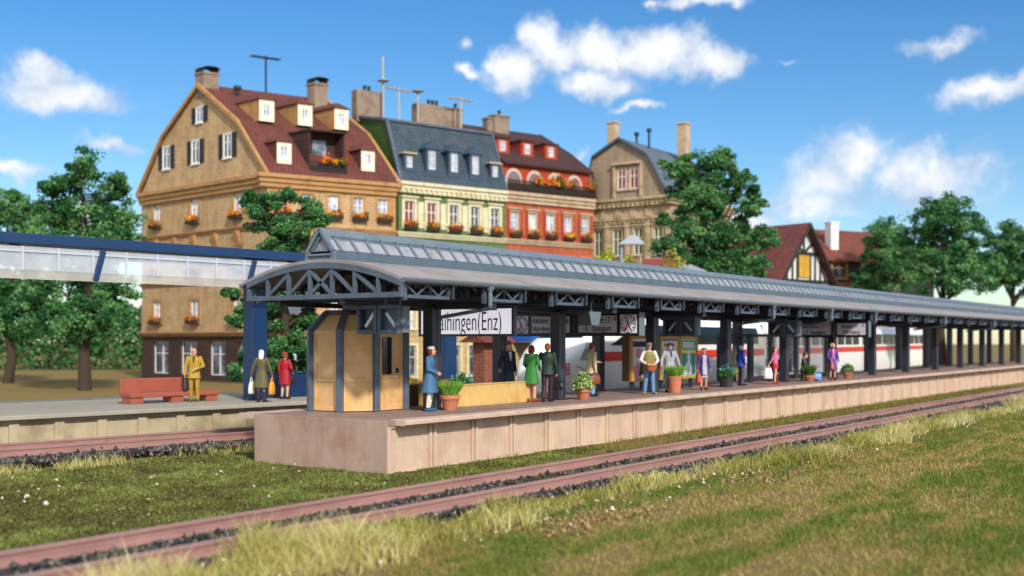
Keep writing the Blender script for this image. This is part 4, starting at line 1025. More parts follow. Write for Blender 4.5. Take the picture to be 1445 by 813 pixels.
    if hat:
        T = MB(); tx = tilt @ Matrix.Rotation(R(-8), 3, 'X')
        if hat[1] == 'cap': T.ell(hd(0, .01, .085), (.098*k, .112*k, .052*k), 18, 10, tx); T.ell(hd(0, -.095, .065), (.07*k, .055*k, .012*k), 14, 8, tx)
        elif hat[1] == 'beret': T.ell(hd(.01, .02, .095), (.118*k, .115*k, .042*k), 18, 10, tx); T.ell(hd(0, .01, .065), (.09*k, .1*k, .03*k), 14, 8, tx)
        elif hat[1] == 'hat': T.ell(hd(0, .01, .065), (.15*k, .165*k, .016*k), 20, 8, tx); T.loft([[tuple(hd(.09*math.cos(t)*r_, .01+.105*math.sin(t)*r_, z_)) for t in [2*math.pi*i/20 for i in range(20)]] for r_, z_ in ((1.04,.06),(1.02,.10),(.95,.15),(.7,.165))])
        elif hat[1] == 'pill': T.loft([[tuple(hd(.092*math.cos(t)*r_, .02+.10*math.sin(t)*r_, z_)) for t in [2*math.pi*i/20 for i in range(20)]] for r_, z_ in ((1.05,.045),(1.1,.07),(1.0,.115),(.6,.13))])
        remesh_build(T, 'hat', cloth(hat[0], .6), root, .010, 2)
    if sp.get('scarf'):
        T = MB(); T.loft([[tuple(S((x_, y_ - lean*.5, z_-dz))) for x_, y_, z_ in ring(0, 0, z0, a, b)] for z0, a, b in ((1.44,.105,.10),(1.48,.10,.095),(1.52,.075,.075))]); capsule(T, S((.02,-.115,1.45-dz)), S((.03,-.135,1.28-dz)), .035*k, .03*k)
        remesh_build(T, 'scarf', cloth(sp['scarf']), root, .012, 2)
    Mw = Matrix.Translation(Vector(loc)) @ Matrix.Rotation(rz, 4, 'Z')
    def grip(s):
        """world point inside the closed fingers"""
        w = J['wr'+s]; d = Vector(sp['hd'+s]).normalized() if sp.get('hd'+s) else (w - J['el'+s]).normalized()
        palm = Vector(sp.get('pn'+s, (-1 if s == 'L' else 1, 0, 0))); nrm = (palm - d*palm.dot(d)).normalized()
        return Mw @ (w + d*.095*k + nrm*.016*k)
    return root, grip, rz
def bag(p, rz, w, h, t, colr, label, kind='handbag', taper=.8, handle=.16, round_=.6, cat='bag', group=None):
    """hangs from grip point p: body below, loop handle through the fingers; w runs along local Y"""
    b = empty(kind, p, rz, label, cat, group)
    m = mat('bag_' + colr.strip('#'), colr, .45, .12, 6.0, .15, 50, spec=.45)
    T = MB(); z1 = -handle
    def sec(z, ww, tt, n=24): return [(a, c, z) for c, a, _ in [(q[0], q[1], 0) for q in ring(0, 0, 0, ww/2, tt/2, n, 3.5)]]
    prof = [(z1-h, .90, .85), (z1-h+.02, 1.0, 1.0), (z1-h*.6, .99, 1.05), (z1-h*.25, (1+taper)/2, .8), (z1, taper*.95, .42), (z1+.008, taper*.85, .25)]
    T.loft([sec(z, w*a, t*c) for z, a, c in prof])
    T.build('body', m, b, smooth=50)
    H = MB(); n = 14; hw = w*.28
    for s in (-1, 1): H.tube([(s*t*.08*math.sin(math.pi*i/n), -hw*math.cos(math.pi*i/n), z1 - .01 + (handle+.012)*math.sin(math.pi*i/n)**.7) for i in range(n+1)], .011, 8)
    H.build('handle', m, b, smooth=60)
    return b
PG = 'passengers waiting on the platform'
def at(px, py): return tuple(atz(px, py, T0 + .004))
hang = lambda s, x: None
# woman in blue
p, g, rz = person((3.30, 1.45, T0+.004), 82, 1.70, 'woman in a blue coat and pale cap standing beside the first post', dict(fem=True, skin='#d99a7c', top=('#3f678c', .50, .10), legs='#d9cfbd', shoes='#2f5578', hair=('#7a2f26', 'bob'), hat=('#b9bcc2', 'pill'), lean=.06,
    elL=(.215,-.02,1.13), wrL=(.10,-.22,1.03), elR=(-.215,-.02,1.13), wrR=(-.10,-.22,1.03), curlL=35, curlR=35), PG)
# trio by the low wall
p, g, rz = person((8.7, 2.75, T0), 35, 1.80, 'man in a dark navy coat and grey hat behind the low ochre wall', dict(top=('#1d2536', .48, .05, ('#c9ccd2', 1.2, .055, .8)), bottom=('trousers', '#1c2230'), shoes='#15131a', hair=('#3a2a20',), hat=('#555a60', 'hat'), elR=(-.33,-.01,1.17), wrR=(-.40,-.12,.97), curlR=60), PG)
tag(bag(g('R'), rz, .10, .16, .05, '#17161b', 'small black umbrella case in the hand of man in the navy coat', 'umbrella_case', handle=.03, cat='umbrella case'), None)
p, g, rz = person((8.55, 1.78, T0), 158, 1.72, 'woman with red brown hair in a green dress seen from behind', dict(fem=True, skin='#cf8c74', top=('#357a34', .56, .07), topname='dress', shoes='#7d2f22', hair=('#6e281c', 'bob'), elL=(.24,-.02,1.16), wrL=(.19,-.2,1.02), elR=(-.26,.04,1.14), wrR=(-.22,-.13,1.0)), PG)
p, g, rz = person((8.93, 1.45, T0), 172, 1.77, 'orange haired man in a dark green jacket seen from behind, arm round the woman', dict(skin='#e0a088', top=('#27352a', .80, .03), bottom=('trousers', '#3b2122'), shoes='#131215', hair=('#c9772c',), elL=(.30,-.06,1.2), wrL=(.36,-.20,1.14), hdL=(.8,-.5,.15), elR=(-.25,.0,1.12), wrR=(-.27,-.07,.86), hdR=(0,-.15,-1), curlR=75, anR=(-.08,-.02,.085), knL=(.10,.02,.5), anL=(.11,.14,.10), toL=(.12,-.03,.035)), PG)
bag(g('R'), rz + R(75), .52, .26, .2, '#15161a', 'large black leather travel bag held by the orange haired man', handle=.15, taper=.75)
# beige jacket
p, g, rz = person(at(835, 559), 118, 1.76, 'man in a beige jacket and light blue trousers stretching out one arm', dict(skin='#d8977a', top=('#cdbd8f', .74, .05), bottom=('trousers', '#6f9bd0'), shoes='#17181c', hair=('#8e3a1d',), turn=18, elR=(-.27,.05,1.14), wrR=(-.29,.03,.90), hdR=(0,.0,-1), curlR=75, elL=(.24,-.12,1.18), wrL=(.20,-.38,1.12), hdL=(.0,-1,.05), pnL=(0,0,-1), thL=(-1,0,0)), PG)
bag(g('R'), rz, .36, .30, .13, '#7d3f22', 'brown leather satchel in the hand of the man in beige', handle=.10, taper=.95)
# man with basket
p, g, rz = person(at(916, 556), 6, 1.77, 'man in an olive vest and white shirt carrying a basket with both hands', dict(skin='#d8a084', top=('#d8d6d4', .96, .02), topname='shirt', vest='#8a7f42', bottom=('trousers', '#6689b5'), shoes='#8d8671', hair=('#cfccc6',), hat=('#c9c6be', 'pill'), elL=(.30,-.02,1.15), wrL=(.165,-.22,1.04), hdL=(-.55,-.6,-.25), pnL=(-.5,.2,-.4), curlL=60, elR=(-.30,-.02,1.15), wrR=(-.165,-.22,1.04), hdR=(.55,-.6,-.25), pnR=(.5,.2,-.4), curlR=60, anL=(.15,.02,.085), toL=(.20,-.13,.035), anR=(-.15,.02,.085), toR=(-.20,-.13,.035), knL=(.12,-.02,.5), knR=(-.12,-.02,.5)), PG)
Mp = Matrix.Translation(p.location) @ Matrix.Rotation(rz, 4, 'Z')
bk = empty('basket', Mp @ Vector((0, -.34, .80)), rz, 'woven orange brown basket of pale bread held by man in the vest', 'basket')
m_wick = mat('wicker', '#a85a33', .7, .2, 9.0, .8, 70); mb = MB()
mb.loft([ring(0, 0, z, a, b_) for z, a, b_ in ((0,.14,.10),(.05,.16,.115),(.12,.19,.135),(.20,.21,.15),(.215,.215,.155),(.20,.19,.13),(.12,.17,.12))]); mb.build('weave', m_wick, bk, smooth=40)
mb = MB(); mb.tube([(.205*math.cos(t), 0, .2 + .10*math.sin(t)) for t in [math.pi*i/14 for i in range(15)]], .012, 8); mb.build('handle', m_wick, bk, smooth=60)
for i, (a, b_) in enumerate(((-.09,.0),(.0,.04),(.09,-.01),(.02,-.05))): mb = MB(); mb.ell((a, b_, .215), (.06,.05,.045)); tag(mb.build('bread_roll', mat('bread', '#cfa98a', .7, .15, 6.0), bk, smooth=60), None)
# grey coat
p, g, rz = person(at(945, 553.5), 12, 1.76, 'man in a long grey coat and dark cap behind the tall plant', dict(skin='#cf8c70', top=('#a3a2a6', .46, .07, ('#475a78', 1.28, .06, .85)), bottom=('trousers', '#8f8d90'), shoes='#2a2422', hair=('#3a3230',), hat=('#33363c', 'cap'), scarf='#47597a', elL=(.30,.0,1.16), wrL=(.36,-.05,.93), elR=(-.30,.0,1.16), wrR=(-.33,-.06,.95), turn=-8), PG)
# purple coat, beret
p, g, rz = person(at(993, 550), 10, 1.56, 'woman in an open purple coat, grey dress and dark beret', dict(fem=True, skin='#d39a80', top=('#4a3a78', .62, .06, ('#a9a7b0', .63, .075, -.25, 'dress_front')), bottom=('skirt', '#a9a7b0', .50, .02), shoes='#5a2a22', hair=('#b8b4ae',), hat=('#3a4458', 'beret'), elR=(-.24,.02,1.14), wrR=(-.27,-.03,.90), hdR=(0,0,-1), curlR=75, elL=(.25,.02,1.15), wrL=(.28,-.06,.92)), PG)
bag(g('R'), rz, .30, .36, .16, '#c2593a', 'orange red handbag of the woman in the beret', handle=.10, taper=.9)
# blue jacket and the one behind
p, g, rz = person(at(1046, 544), 112, 1.70, 'white bearded man in a bright blue jacket and blue cap', dict(skin='#d69c80', top=('#2a48a8', .80, .04), bottom=('trousers', '#4d5058'), shoes='#17171b', hair=('#d9d6cf', 'beard'), hat=('#22398c', 'cap'), elL=(.26,.03,1.14), wrL=(.27,-.03,.89), elR=(-.26,.03,1.14)), PG)
p, g, rz = person((25.9, 2.95, T0), 176, 1.66, 'person in a beige jacket and olive skirt behind the bearded man', dict(fem=True, skin='#d69c80', top=('#a39a86', .85, .05), bottom=('skirt', '#8d8a50', .46, .06), legs='#7d6a5a', shoes='#33231d', hair=('#8a7a66', 'bob'), elR=(-.30,.0,1.16), wrR=(-.36,-.06,.93), hdR=(-.1,0,-1), curlR=75, elL=(.30,.0,1.16), wrL=(.38,-.05,.95)), PG)
bag(g('R'), rz, .30, .26, .14, '#9a4c26', 'brown handbag beside the bearded man, held by person in beige', handle=.10, taper=.85)
# pink
p, g, rz = person(at(1094, 542), 78, 1.58, 'black haired woman in a pink top and short red skirt', dict(fem=True, skin='#e0a287', top=('#e06aa0', .98, .01), topname='blouse', sleeve=.3, bottom=('skirt', '#c33436', .72, .015), shoes='#b3252c', hair=('#1d1715', 'long'), lean=-.05, elR=(-.21,.15,1.15), wrR=(-.22,.30,.90), hdR=(0,.3,-1), curlR=75, elL=(.21,-.02,1.13)), PG)
bag(g('R'), rz, .36, .44, .2, '#e9e8e6', 'big rounded white bag held by the woman in pink', 'shopping_bag', handle=.06, taper=.7)
# seated man
p, g, rz = person((30.62, 1.66, T0), 78, 1.74, 'seated man in a dark grey jacket and hat on the bench', dict(skin='#b98266', top=('#3a3d47', .90, .03), bottom=('trousers', '#6a6a6e'), shoes='#4a2b22', hair=('#4a3a30',), hat=('#4a4a4c', 'hat'), drop=.46, lean=.12,
    hipL=(.095,-.04,.50), hipR=(-.095,-.04,.50), knL=(.12,-.46,.50), knR=(-.12,-.46,.50), anL=(.12,-.48,.085), anR=(-.12,-.46,.085), toL=(.13,-.64,.035), toR=(-.13,-.62,.035), elL=(.25,-.12,.72), wrL=(.14,-.34,.60), elR=(-.25,-.12,.72), wrR=(-.14,-.34,.60)), PG)
b = bag((31.25, 1.20, T0+.47), .6, .34, .32, .16, '#5f8fd0', 'blue and white shopping bag standing by the feet of the seated man', 'shopping_bag', handle=.14, taper=1.0)
# blonde
p, g, rz = person(at(1175, 536), 4, 1.72, 'blonde woman in a purple coat and pink blouse', dict(fem=True, skin='#d99c80', top=('#66408c', .48, .06, ('#d86aa4', 1.05, .06, .3)), shoes='#5d1c22', hair=('#d8bd8c', 'curly'), elR=(-.25,-.01,1.14), wrR=(-.16,-.16,.95), hdR=(.1,-.3,-1), curlR=75, elL=(.25,.02,1.14), wrL=(.27,-.03,.90)), PG)
bag(g('R'), rz, .30, .26, .13, '#d9702a', 'bright orange handbag held by the blonde woman', handle=.07, taper=.85)
# ------------------------------------------------------------------ the white train
m_tw = mat('train_white', '#efeeea', 0.35, 0.03, 1.2, spec=0.5, grime='#e4e2dc')
m_tr = mat('train_red', '#d83226', 0.4, 0.05, 2.0, spec=0.5)
m_tg = mat('train_glass', '#16191c', 0.3, 0.3, 1.5, spec=0.25)
m_tcab = mat('cab_glass', '#7f8a8a', 0.15, 0.2, 1.5, spec=0.7)
m_tgrey = mat('train_grey', '#6a6d70', 0.6, 0.12, 2.0)
HDG = math.atan2((FW*TD[1]+RT*TD[0]).y, (FW*TD[1]+RT*TD[0]).x)
tr = empty('express_train', cw(*NOSE), HDG, 'long white express train with a red stripe and rounded nose behind the platform', 'train')
def tsec(w, zb, zt, x):
    h = zt - zb; zs = zb + .70*h
    prof = [(-.72,zb),(-.97,zb+.05*h),(-1,zb+.14*h),(-1,zb+.40*h),(-1,zs),(-.97,zs+.10*h),(-.86,zs+.20*h),(-.62,zt-.03*h),(-.25,zt)]
    prof = prof + [(-a, z) for a, z in prof[::-1]]
    return [(x, a*w, z) for a, z in prof]
SEC = [(.0,.20,1.05,1.55),(.08,.50,.85,1.80),(.3,.82,.68,2.10),(.8,1.10,.58,2.52),(1.5,1.27,.54,2.95),(2.4,1.38,.52,3.38),(3.4,1.44,.50,3.78),(4.6,1.48,.50,4.12),(6.0,1.5,.50,4.30),(8.0,1.5,.5,4.32)]
SEC2 = []
for (x0, *a), (x1, *b) in zip(SEC[:-1], SEC[1:]):
    for k in range(4):
        t = k/4; SEC2.append((x0+(x1-x0)*t, *[p+(q-p)*(t*t*(3-2*t)*.3 + t*.7) for p, q in zip(a, b)]))
SEC2.append(SEC[-1]); SEC2.append((25.6, 1.5, .5, 4.32))
mb = MB(); mb.loft([tsec(w, zb, zt, x) for x, w, zb, zt in SEC2]); body = mb.build('power_car', m_tw, tr, smooth=35)
bvh = BVHTree.FromPolygons(mb.v, mb.f)
def on_body(mb, pts2, face, off=.012):
    """flat polygon wrapped on the nose: pts2 are (x, z) seen from the right-hand side or (y, z) seen from the front"""
    vs = []
    for a, z in pts2:
        o, d = (Vector((a, -6, z)), Vector((0, 1, 0))) if face == 'side' else (Vector((-6, a, z)), Vector((1, 0, 0)))
        hit = bvh.ray_cast(o, d)
        vs.append(tuple(hit[0] + hit[1]*off if hit[1].dot(d) < 0 else hit[0] - hit[1]*off) if hit[0] else (a, -1.5, z))
    mb.add(vs, [tuple(range(len(vs)))])
def strip(mb, top, bot, face, off=.012, n=12, m=6):
    f = lambda P, t: (P[0][0]+(P[1][0]-P[0][0])*t, P[0][1]+(P[1][1]-P[0][1])*t)
    g = lambda i, j: tuple(a + (c-a)*j/m for a, c in zip(f(bot, i/n), f(top, i/n)))
    for i in range(n):
        for j in range(m): on_body(mb, [g(i, j), g(i+1, j), g(i+1, j+1), g(i, j+1)], face, off)
mb = MB(); strip(mb, ((2.45,3.02),(3.9,3.02)), ((1.75,2.30),(2.75,2.30)), 'side'); mb.build('cab_side_window', m_tcab, body)
mb = MB(); strip(mb, ((-.95,3.72),(.95,3.72)), ((-1.05,3.2),(1.05,3.2)), 'front'); mb.build('windscreen', m_tg, body)
mb = MB(); strip(mb, ((7.2,3.8),(24.5,3.8)), ((4.3,2.9),(24.5,2.9)), 'side', .016, 24, 8); mb.build('window_band', m_tg, body)
mb = MB(); strip(mb, ((3.7,2.62),(25.6,2.62)), ((3.7,2.22),(25.6,2.22)), 'side', .014, 24, 4); mb.build('red_stripe', m_tr, body)
mb = MB()                                                             # hood joint
for i in range(12):
    a0, a1 = math.pi/2*i/12, math.pi/2*(i+1)/12
    P = lambda a, r: (1.5 + 1.35*r*math.sin(a), .75 + 1.3*r*math.cos(a))
    on_body(mb, [P(a0,1), P(a1,1), P(a1,.975), P(a0,.975)], 'side', .006)
mb.build('hood_joint', m_tgrey, body)
lg = MB()                                                             # red initials in a rounded box on the nose
m_logo = mat('logo_red', '#d8364a', .5, .04); lc = (.78, 2.02)
def lbox(a0, a1, z0, z1): strip(lg, ((a0, z1), (a1, z1)), ((a0, z0), (a1, z0)), 'side', .012, 3, 3)
X0, Z0, w, h = .50, 1.72, .62, .46
lbox(X0, X0+w, Z0, Z0+.055); lbox(X0, X0+w, Z0+h-.055, Z0+h); lbox(X0, X0+.06, Z0+.055, Z0+h-.055); lbox(X0+w-.06, X0+w, Z0+.055, Z0+h-.055)
for q in (X0+.13, X0+.36):
    lbox(q, q+.055, Z0+.10, Z0+h-.10); lbox(q+.055, q+.13, Z0+.10, Z0+.15); lbox(q+.055, q+.13, Z0+h-.15, Z0+h-.10); lbox(q+.115, q+.16, Z0+.14, Z0+h-.14)
lbox(X0+.40, X0+.48, Z0+h/2-.02, Z0+h/2+.025)
lg.build('logo', m_logo, body)
mb = MB(); mb.box(1.5, 25.4, -1.2, 1.2, .20, .52); mb.build('underframe', m_tgrey, tr)
def coach(x0, L):
    o = None
    mb = MB(); mb.loft([tsec(1.5, .5, 4.32, x0), tsec(1.5, .5, 4.32, x0+L)]); c = mb.build('coach', m_tw, tr, smooth=35)
    for s in (-1,):
        mb = MB(); mb.box(x0, x0+L, -1.514, -1.5, 2.24, 2.62); mb.build('red_stripe', m_tr, c)
        n = 9; mb = None
        for i in range(n):
            a = x0 + 2.6 + i*(L-5.2)/n; mb = MB(); mb.box(a+.16, a+(L-5.2)/n-.16, -1.516, -1.5, 2.78, 3.62); mb.build('window', m_tg, c)
        for a in (x0+.9, x0+L-1.8):
            mb = MB(); mb.box(a, a+.035, -1.512, -1.5, .7, 3.6); mb.box(a+.9, a+.935, -1.512, -1.5, .7, 3.6); mb.box(a, a+.935, -1.512, -1.5, 3.6, 3.64); d = mb.build('door', m_tgrey, c)
            mb = MB(); mb.box(a+.2, a+.72, -1.515, -1.5, 2.75, 3.45); mb.build('door_window', m_tg, d)
    mb = MB(); mb.box(x0+.5, x0+L-.5, -1.25, 1.25, .20, .52); mb.build('underframe', m_tgrey, tr)
    mb = MB(); mb.box(x0-.55, x0-.001, -1.2, 1.2, .7, 4.0); mb.build('gangway', m_tgrey, tr)
coach(26.2, 26.0); coach(52.8, 26.0)

# ------------------------------------------------------------------ second platform with its blue canopy
P2H = 1.08; TH2 = R(42); P2D = Vector((math.sin(TH2), math.cos(TH2)))
p2o = cw(-10.9, 33.45); ang2 = math.atan2((FW*P2D.y+RT*P2D.x).y, (FW*P2D.y+RT*P2D.x).x)
m_p2 = mat('far_platform_stone', '#b3a384', .8, .12, 1.4, .2, 25, grime='#938465')
m_p2d = mat('far_platform_deck', '#9c9585', .8, .1, 1.5, .2, 25)
m_blue = mat('deep_blue_paint', '#10335c', .45, .12, 2.0, spec=.45, grime='#123356')
m_blue2 = mat('dark_blue_paint', '#0f2c55', .5, .12, 2.0)
p2 = empty('far_platform', p2o, ang2, 'beige stone platform with panelled wall across the far track', 'platform')
mb = MB(); mb.box(-22, 15.05, .08, 7.5, -.2, P2H-.12)
for k in range(-17, 11):
    x = 1.27*k; mb.box(x-.14, x+.14, 0, .08, -.2, P2H-.22)
mb.box(-22, 15.05, .01, .08, P2H-.22, P2H-.12); mb.box(-22, 15.05, .02, .08, -.2, .25); mb.build('side_wall', m_p2, p2, bevel=.015)
mb = MB(); mb.box(-22, 15.05, -.18, 7.5, P2H-.12, P2H); mb.build('deck', m_p2d, p2, bevel=.02)
def p2w(u, v, z=0.0):
    c, s = math.cos(ang2), math.sin(ang2); return Vector((p2o.x + u*c - v*s, p2o.y + u*s + v*c, z))
c2 = empty('far_canopy', p2w(0, 1.0, P2H), ang2, 'deep blue canopy frame with a high glazed band on thick blue columns, across the track', 'canopy')
m_band = glassmat('band_glass', '#dfe3ea', .40, .12)
zt = 6.12 - P2H
mb = MB(); mb.box(-18, 16.2, -.12, .12, zt-.30, zt); mb.box(-18, 16.2, 3.4, 3.6, zt-.36, zt); mb.build('fascia', m_blue, c2, bevel=.02)
for k in range(-3, 3):
    mb = MB(); x = 4.6 + 5.35*k; mb.beam((x-.25, .0, zt-1.25), (x, .0, zt-.36), .22, .16); mb.build('brace', m_blue, c2, bevel=.01)
mb = MB(); mb.box(-18, 16.2, -.03, .02, zt-1.02, zt-.36); mb.build('glass_band', m_band, c2)
mb = MB()
for k in range(-16, 15): mb.box(1.05*k-.03, 1.05*k+.03, -.05, -.031, zt-1.02, zt-.36)
mb.box(-18, 16.2, -.055, -.032, zt-.52, zt-.47); mb.build('mullions', mat('mullion_grey', '#b6bdc8', .5, .05), c2)
mb = MB(); mb.box(-18, 16.2, -.06, .03, zt-1.28, zt-1.021); mb.build('lower_band', glassmat('band_frost', '#d3d0c6', .42, .3), c2)
mb = MB(); mb.box(-18, 16.2, .121, 3.39, zt-.12, zt-.04); mb.build('roof_sheet', mat('far_roof', '#7b838c', .8, .08), c2)
for u in (-14.3, -4.4, 5.42, 14.65):
    mb = MB(); mb.box(u-.31, u+.31, .8, 1.35, 0, zt-.13); mb.build('column', m_blue, c2, bevel=.03)
    mb = MB(); mb.beam((u+.25, 1.05, zt-1.35), (u+1.6, 1.05, zt-.2), .2, .2); mb.build('strut', m_blue2, c2)
lamp(p2w(6.7, 1.6, P2H+3.15), ang2, 'grey trough lamp hanging from the blue canopy beside its column')
# red bench, blue planter box, flower tubs
m_rb = mat('red_bench', '#9a5240', .5, .12, 3.0)
b = empty('platform_bench', p2w(3.3, 3.2, P2H), ang2, 'orange red bench with a tall back on the far platform behind the mustard suit', 'bench')
mb = MB(); mb.box(-2.3, .45, -.1, .0, .25, .80); mb.build('backrest', m_rb, b, bevel=.03)
mb = MB(); mb.box(-2.3, .95, -.75, -.101, .20, .36); mb.build('seat', m_rb, b, bevel=.03)
for u in (-2.05, -.6, .7):
    mb = MB(); mb.box(u-.22, u+.22, -.70, -.12, 0, .199); mb.build('leg', m_rb, b, bevel=.02)
b = empty('platform_bin', p2w(7.6, 3.0, P2H), ang2, 'large dark blue grit box on the far platform beside the red suit', 'grit box')
mb = MB(); mb.prism([(-.45,0),(.45,0),(.45,.62),(-.45,.82)], 'x', -1.3, 1.0); mb.build('body', m_blue2, b, bevel=.03)
mb = MB(); mb.prism([(-.49,.635),(-.49,.64),(-.48,.87),(-.44,.88),(.48,.68),(.48,.63),(.45,.625),(-.45,.825)][2:], 'x', -1.33, 1.03); mb.build('lid', m_blue, b, bevel=.01)
def tub(p, label, pts, m, flower=None):
    t = empty('flower_tub', p, ang2, label, 'flower tub', 'red flower tubs on the far platform')
    mb = MB(); mb.prism([(-.22,0),(.22,0),(.28,.34),(-.28,.34)], 'x', -.5, .5); mb.build('tub', m_rb, t, bevel=.02)
    P = dome_points(420, .46, .42, .34, .3); link('foliage', leaf_mesh('foliage', P, .11, m_plant3, 1.5), t)
    P = dome_points(160, .5, .46, .36, .3); link('blossoms', leaf_mesh('blossoms', P, .10, flower, 1.1), t)
m_flo = leafmat('flower_orange', '#b8321c', '#e0701c', '#f0c02c', .6, .1)
tub(p2w(12.7, .8, P2H), 'red tub of orange and yellow flowers seen right of the first dark post', 0, 0, m_flo)
tub(p2w(14.15, .8, P2H), 'red tub of teal flowers in front of the brick kiosk', 0, 0, m_flow_teal)
tub(p2w(11.3, .9, P2H), 'red tub of orange flowers left of the thick blue column', 0, 0, m_flo)
QG = 'people on the far platform'
def at2(px, py): return tuple(atz(px, py, P2H))
p, g, rz = person(at2(274, 567), 8, 1.78, 'bald man in a mustard suit holding a dark briefcase on far platform', dict(skin='#c9906f', top=('#a8892f', .76, .04, ('#1d1b16', 1.25, .045, .8)), bottom=('trousers', '#a08230'), shoes='#6a5a22', elR=(-.27,.0,1.14), wrR=(-.29,-.04,.88), hdR=(0,0,-1), curlR=75, elL=(.29,-.01,1.16), wrL=(.12,-.20,1.08)), QG)
bag(g('R'), rz, .40, .36, .14, '#39393f', 'dark grey briefcase of the bald man in mustard', 'briefcase', handle=.07, taper=.98, cat='briefcase')
p, g, rz = person(at2(369, 567.5), 176, 1.72, 'white haired woman in an olive coat with two shopping bags, seen from behind', dict(fem=True, skin='#c9906f', top=('#5d5636', .48, .10), legs='#3c2c22', shoes='#241c18', hair=('#e4e3de', 'long'), elL=(.29,.0,1.14), wrL=(.36,-.02,.88), hdL=(.05,0,-1), curlL=75, elR=(-.29,.0,1.14), wrR=(-.36,-.02,.88), hdR=(-.05,0,-1), curlR=75), QG)
bag(g('L'), rz, .36, .40, .16, '#dcd8d2', 'white shopping bag in the left hand of the white haired woman', 'shopping_bag', handle=.10, taper=.8)
bag(g('R'), rz, .38, .42, .16, '#e89c1e', 'orange yellow shopping bag in right hand of the white haired woman', 'shopping_bag', handle=.10, taper=.85)
p, g, rz = person(at2(402, 563.5), 165, 1.62, 'woman in a red suit and red hat with a black handbag, seen from behind', dict(fem=True, skin='#d8a284', top=('#a3202c', .55, .05), shoes='#3a201c', legs='#c49a78', hair=('#7a4a2c',), hat=('#b0202c', 'pill'), elR=(-.28,.02,1.14), wrR=(-.25,-.14,1.02), hdR=(0,-.5,-1), curlR=75), QG)
bag(g('R'), rz, .26, .30, .12, '#1c1c24', 'small black handbag of the woman in red', handle=.06, taper=.8)
p, g, rz = person(tuple(p2w(14.5, 2.6, P2H)), 70, 1.78, 'grey haired person in a pale grey coat by the brick kiosk', dict(skin='#cf9a80', top=('#a7a8a6', .55, .05), bottom=('trousers', '#8a8a88'), shoes='#4a4440', hair=('#b9b4a8',), elR=(-.25,-.02,1.14), wrR=(-.2,-.18,.98), curlR=70), QG)
bag(g('R'), rz, .34, .30, .14, '#c2491f', 'orange bag of the person in the pale grey coat', handle=.05, taper=.9)
# ------------------------------------------------------------------ houses
m_tanb = brickmat('tan_brick', '#b08b5c', '#bd996a', '#c9ae86', .62, .21, .03, .6, blot=.2, blotcol='#a07c50')
m_tan = mat('tan_trim', '#ad8250', .7, .1, 1.5, .2, 25, grime='#95693a')
m_tile = brickmat('roof_tile_red', '#7a3b2d', '#6a3226', '#45201a', .30, .34, .035, .9, blot=.3, blotcol='#5c2f25')
m_tiled = brickmat('roof_tile_brown', '#4f2c25', '#44251f', '#2c1713', .30, .34, .03, .9, blot=.25)
m_slate = brickmat('slate', '#3f5361', '#374957', '#26333d', .36, .30, .03, .8, blot=.35, blotcol='#4b4a4c')
m_slate2 = brickmat('slate_grey', '#5c6b78', '#546270', '#3e4a55', .4, .34, .02, .6, blot=.2)
m_greenb = brickmat('green_boards', '#5f7845', '#577040', '#465d33', 3.0, .24, .02, .5, blot=.15)
m_greenp = mat('green_render', '#3f5a1f', .8, .15, 1.0, .2, 20)
m_cream = mat('cream_trim', '#cfc7a4', .65, .08, 2.0, .15, 30, grime='#bbac84')
m_yelst = brickmat('buff_stone', '#b79a68', '#c2a674', '#9c8256', .9, .42, .03, .5, blot=.2)
m_redb = brickmat('red_brick', '#b34a26', '#a4401f', '#b9795a', .5, .17, .022, .6, blot=.25)
m_redp = mat('red_render', '#a13a1d', .75, .12, 1.5, .2, 25)
m_beige = mat('beige_trim', '#b9a184', .7, .1, 2.0, .2, 30, grime='#9c8265')
m_taupe = brickmat('taupe_render', '#9a866d', '#9e8a71', '#8d7a62', 1.2, .2, .012, .35, blot=.2)
m_taupet = mat('taupe_trim', '#b5a17e', .75, .14, 1.8, .25, 25, grime='#937f60')
m_wh = mat('white_frame', '#e6e2da', .5, .04, 2.0)
m_winp = mat('window_pane', '#8e98a8', .15, .35, 1.3, spec=.7, grime='#d9dbe0')
m_wind = mat('window_dark', '#38424f', .12, .4, 1.5, spec=.7, grime='#8f98a8')
m_winc = mat('window_curtain', '#cfcdc8', .3, .12, 2.5, spec=.6, grime='#7d8794')
m_winr = mat('window_red_curtain', '#7a2a2c', .2, .2, 1.5, spec=.5)
m_shut = mat('black_shutter', '#1d1c1b', .6, .15, 4.0)
m_box = mat('flower_box', '#2d2018', .7, .15, 4.0)
m_crm = mat('dormer_cream', '#e6dcbc', .6, .05, 2.0)
m_chim = mat('chimney_render', '#8d7a68', .85, .12, 1.6, .3, 20, grime='#6f5e50')
m_iron = mat('dark_iron', '#1f1d1e', .6, .2, 4.0); m_aer = mat('aerial_metal', '#b3a48c', .45, .1, 4.0)
FLM = leafmat('house_flowers', '#3c6a22', '#d8661f', '#e8b52a', .6, .1)
def house(name, s, d, tf, tg, label, cat='house'):
    """corner at (s, d); a runs along the front at tf degrees right of ahead, b back along the gable at tg degrees left of ahead"""
    ea = RT*math.sin(R(tf)) + FW*math.cos(R(tf)); eb = -RT*math.sin(R(tg)) + FW*math.cos(R(tg))
    root = empty(name, cw(s, d), 0, label, cat)
    T = lambda a, b, z: tuple(ea*a + eb*b + Vector((0, 0, z)))
    return root, T
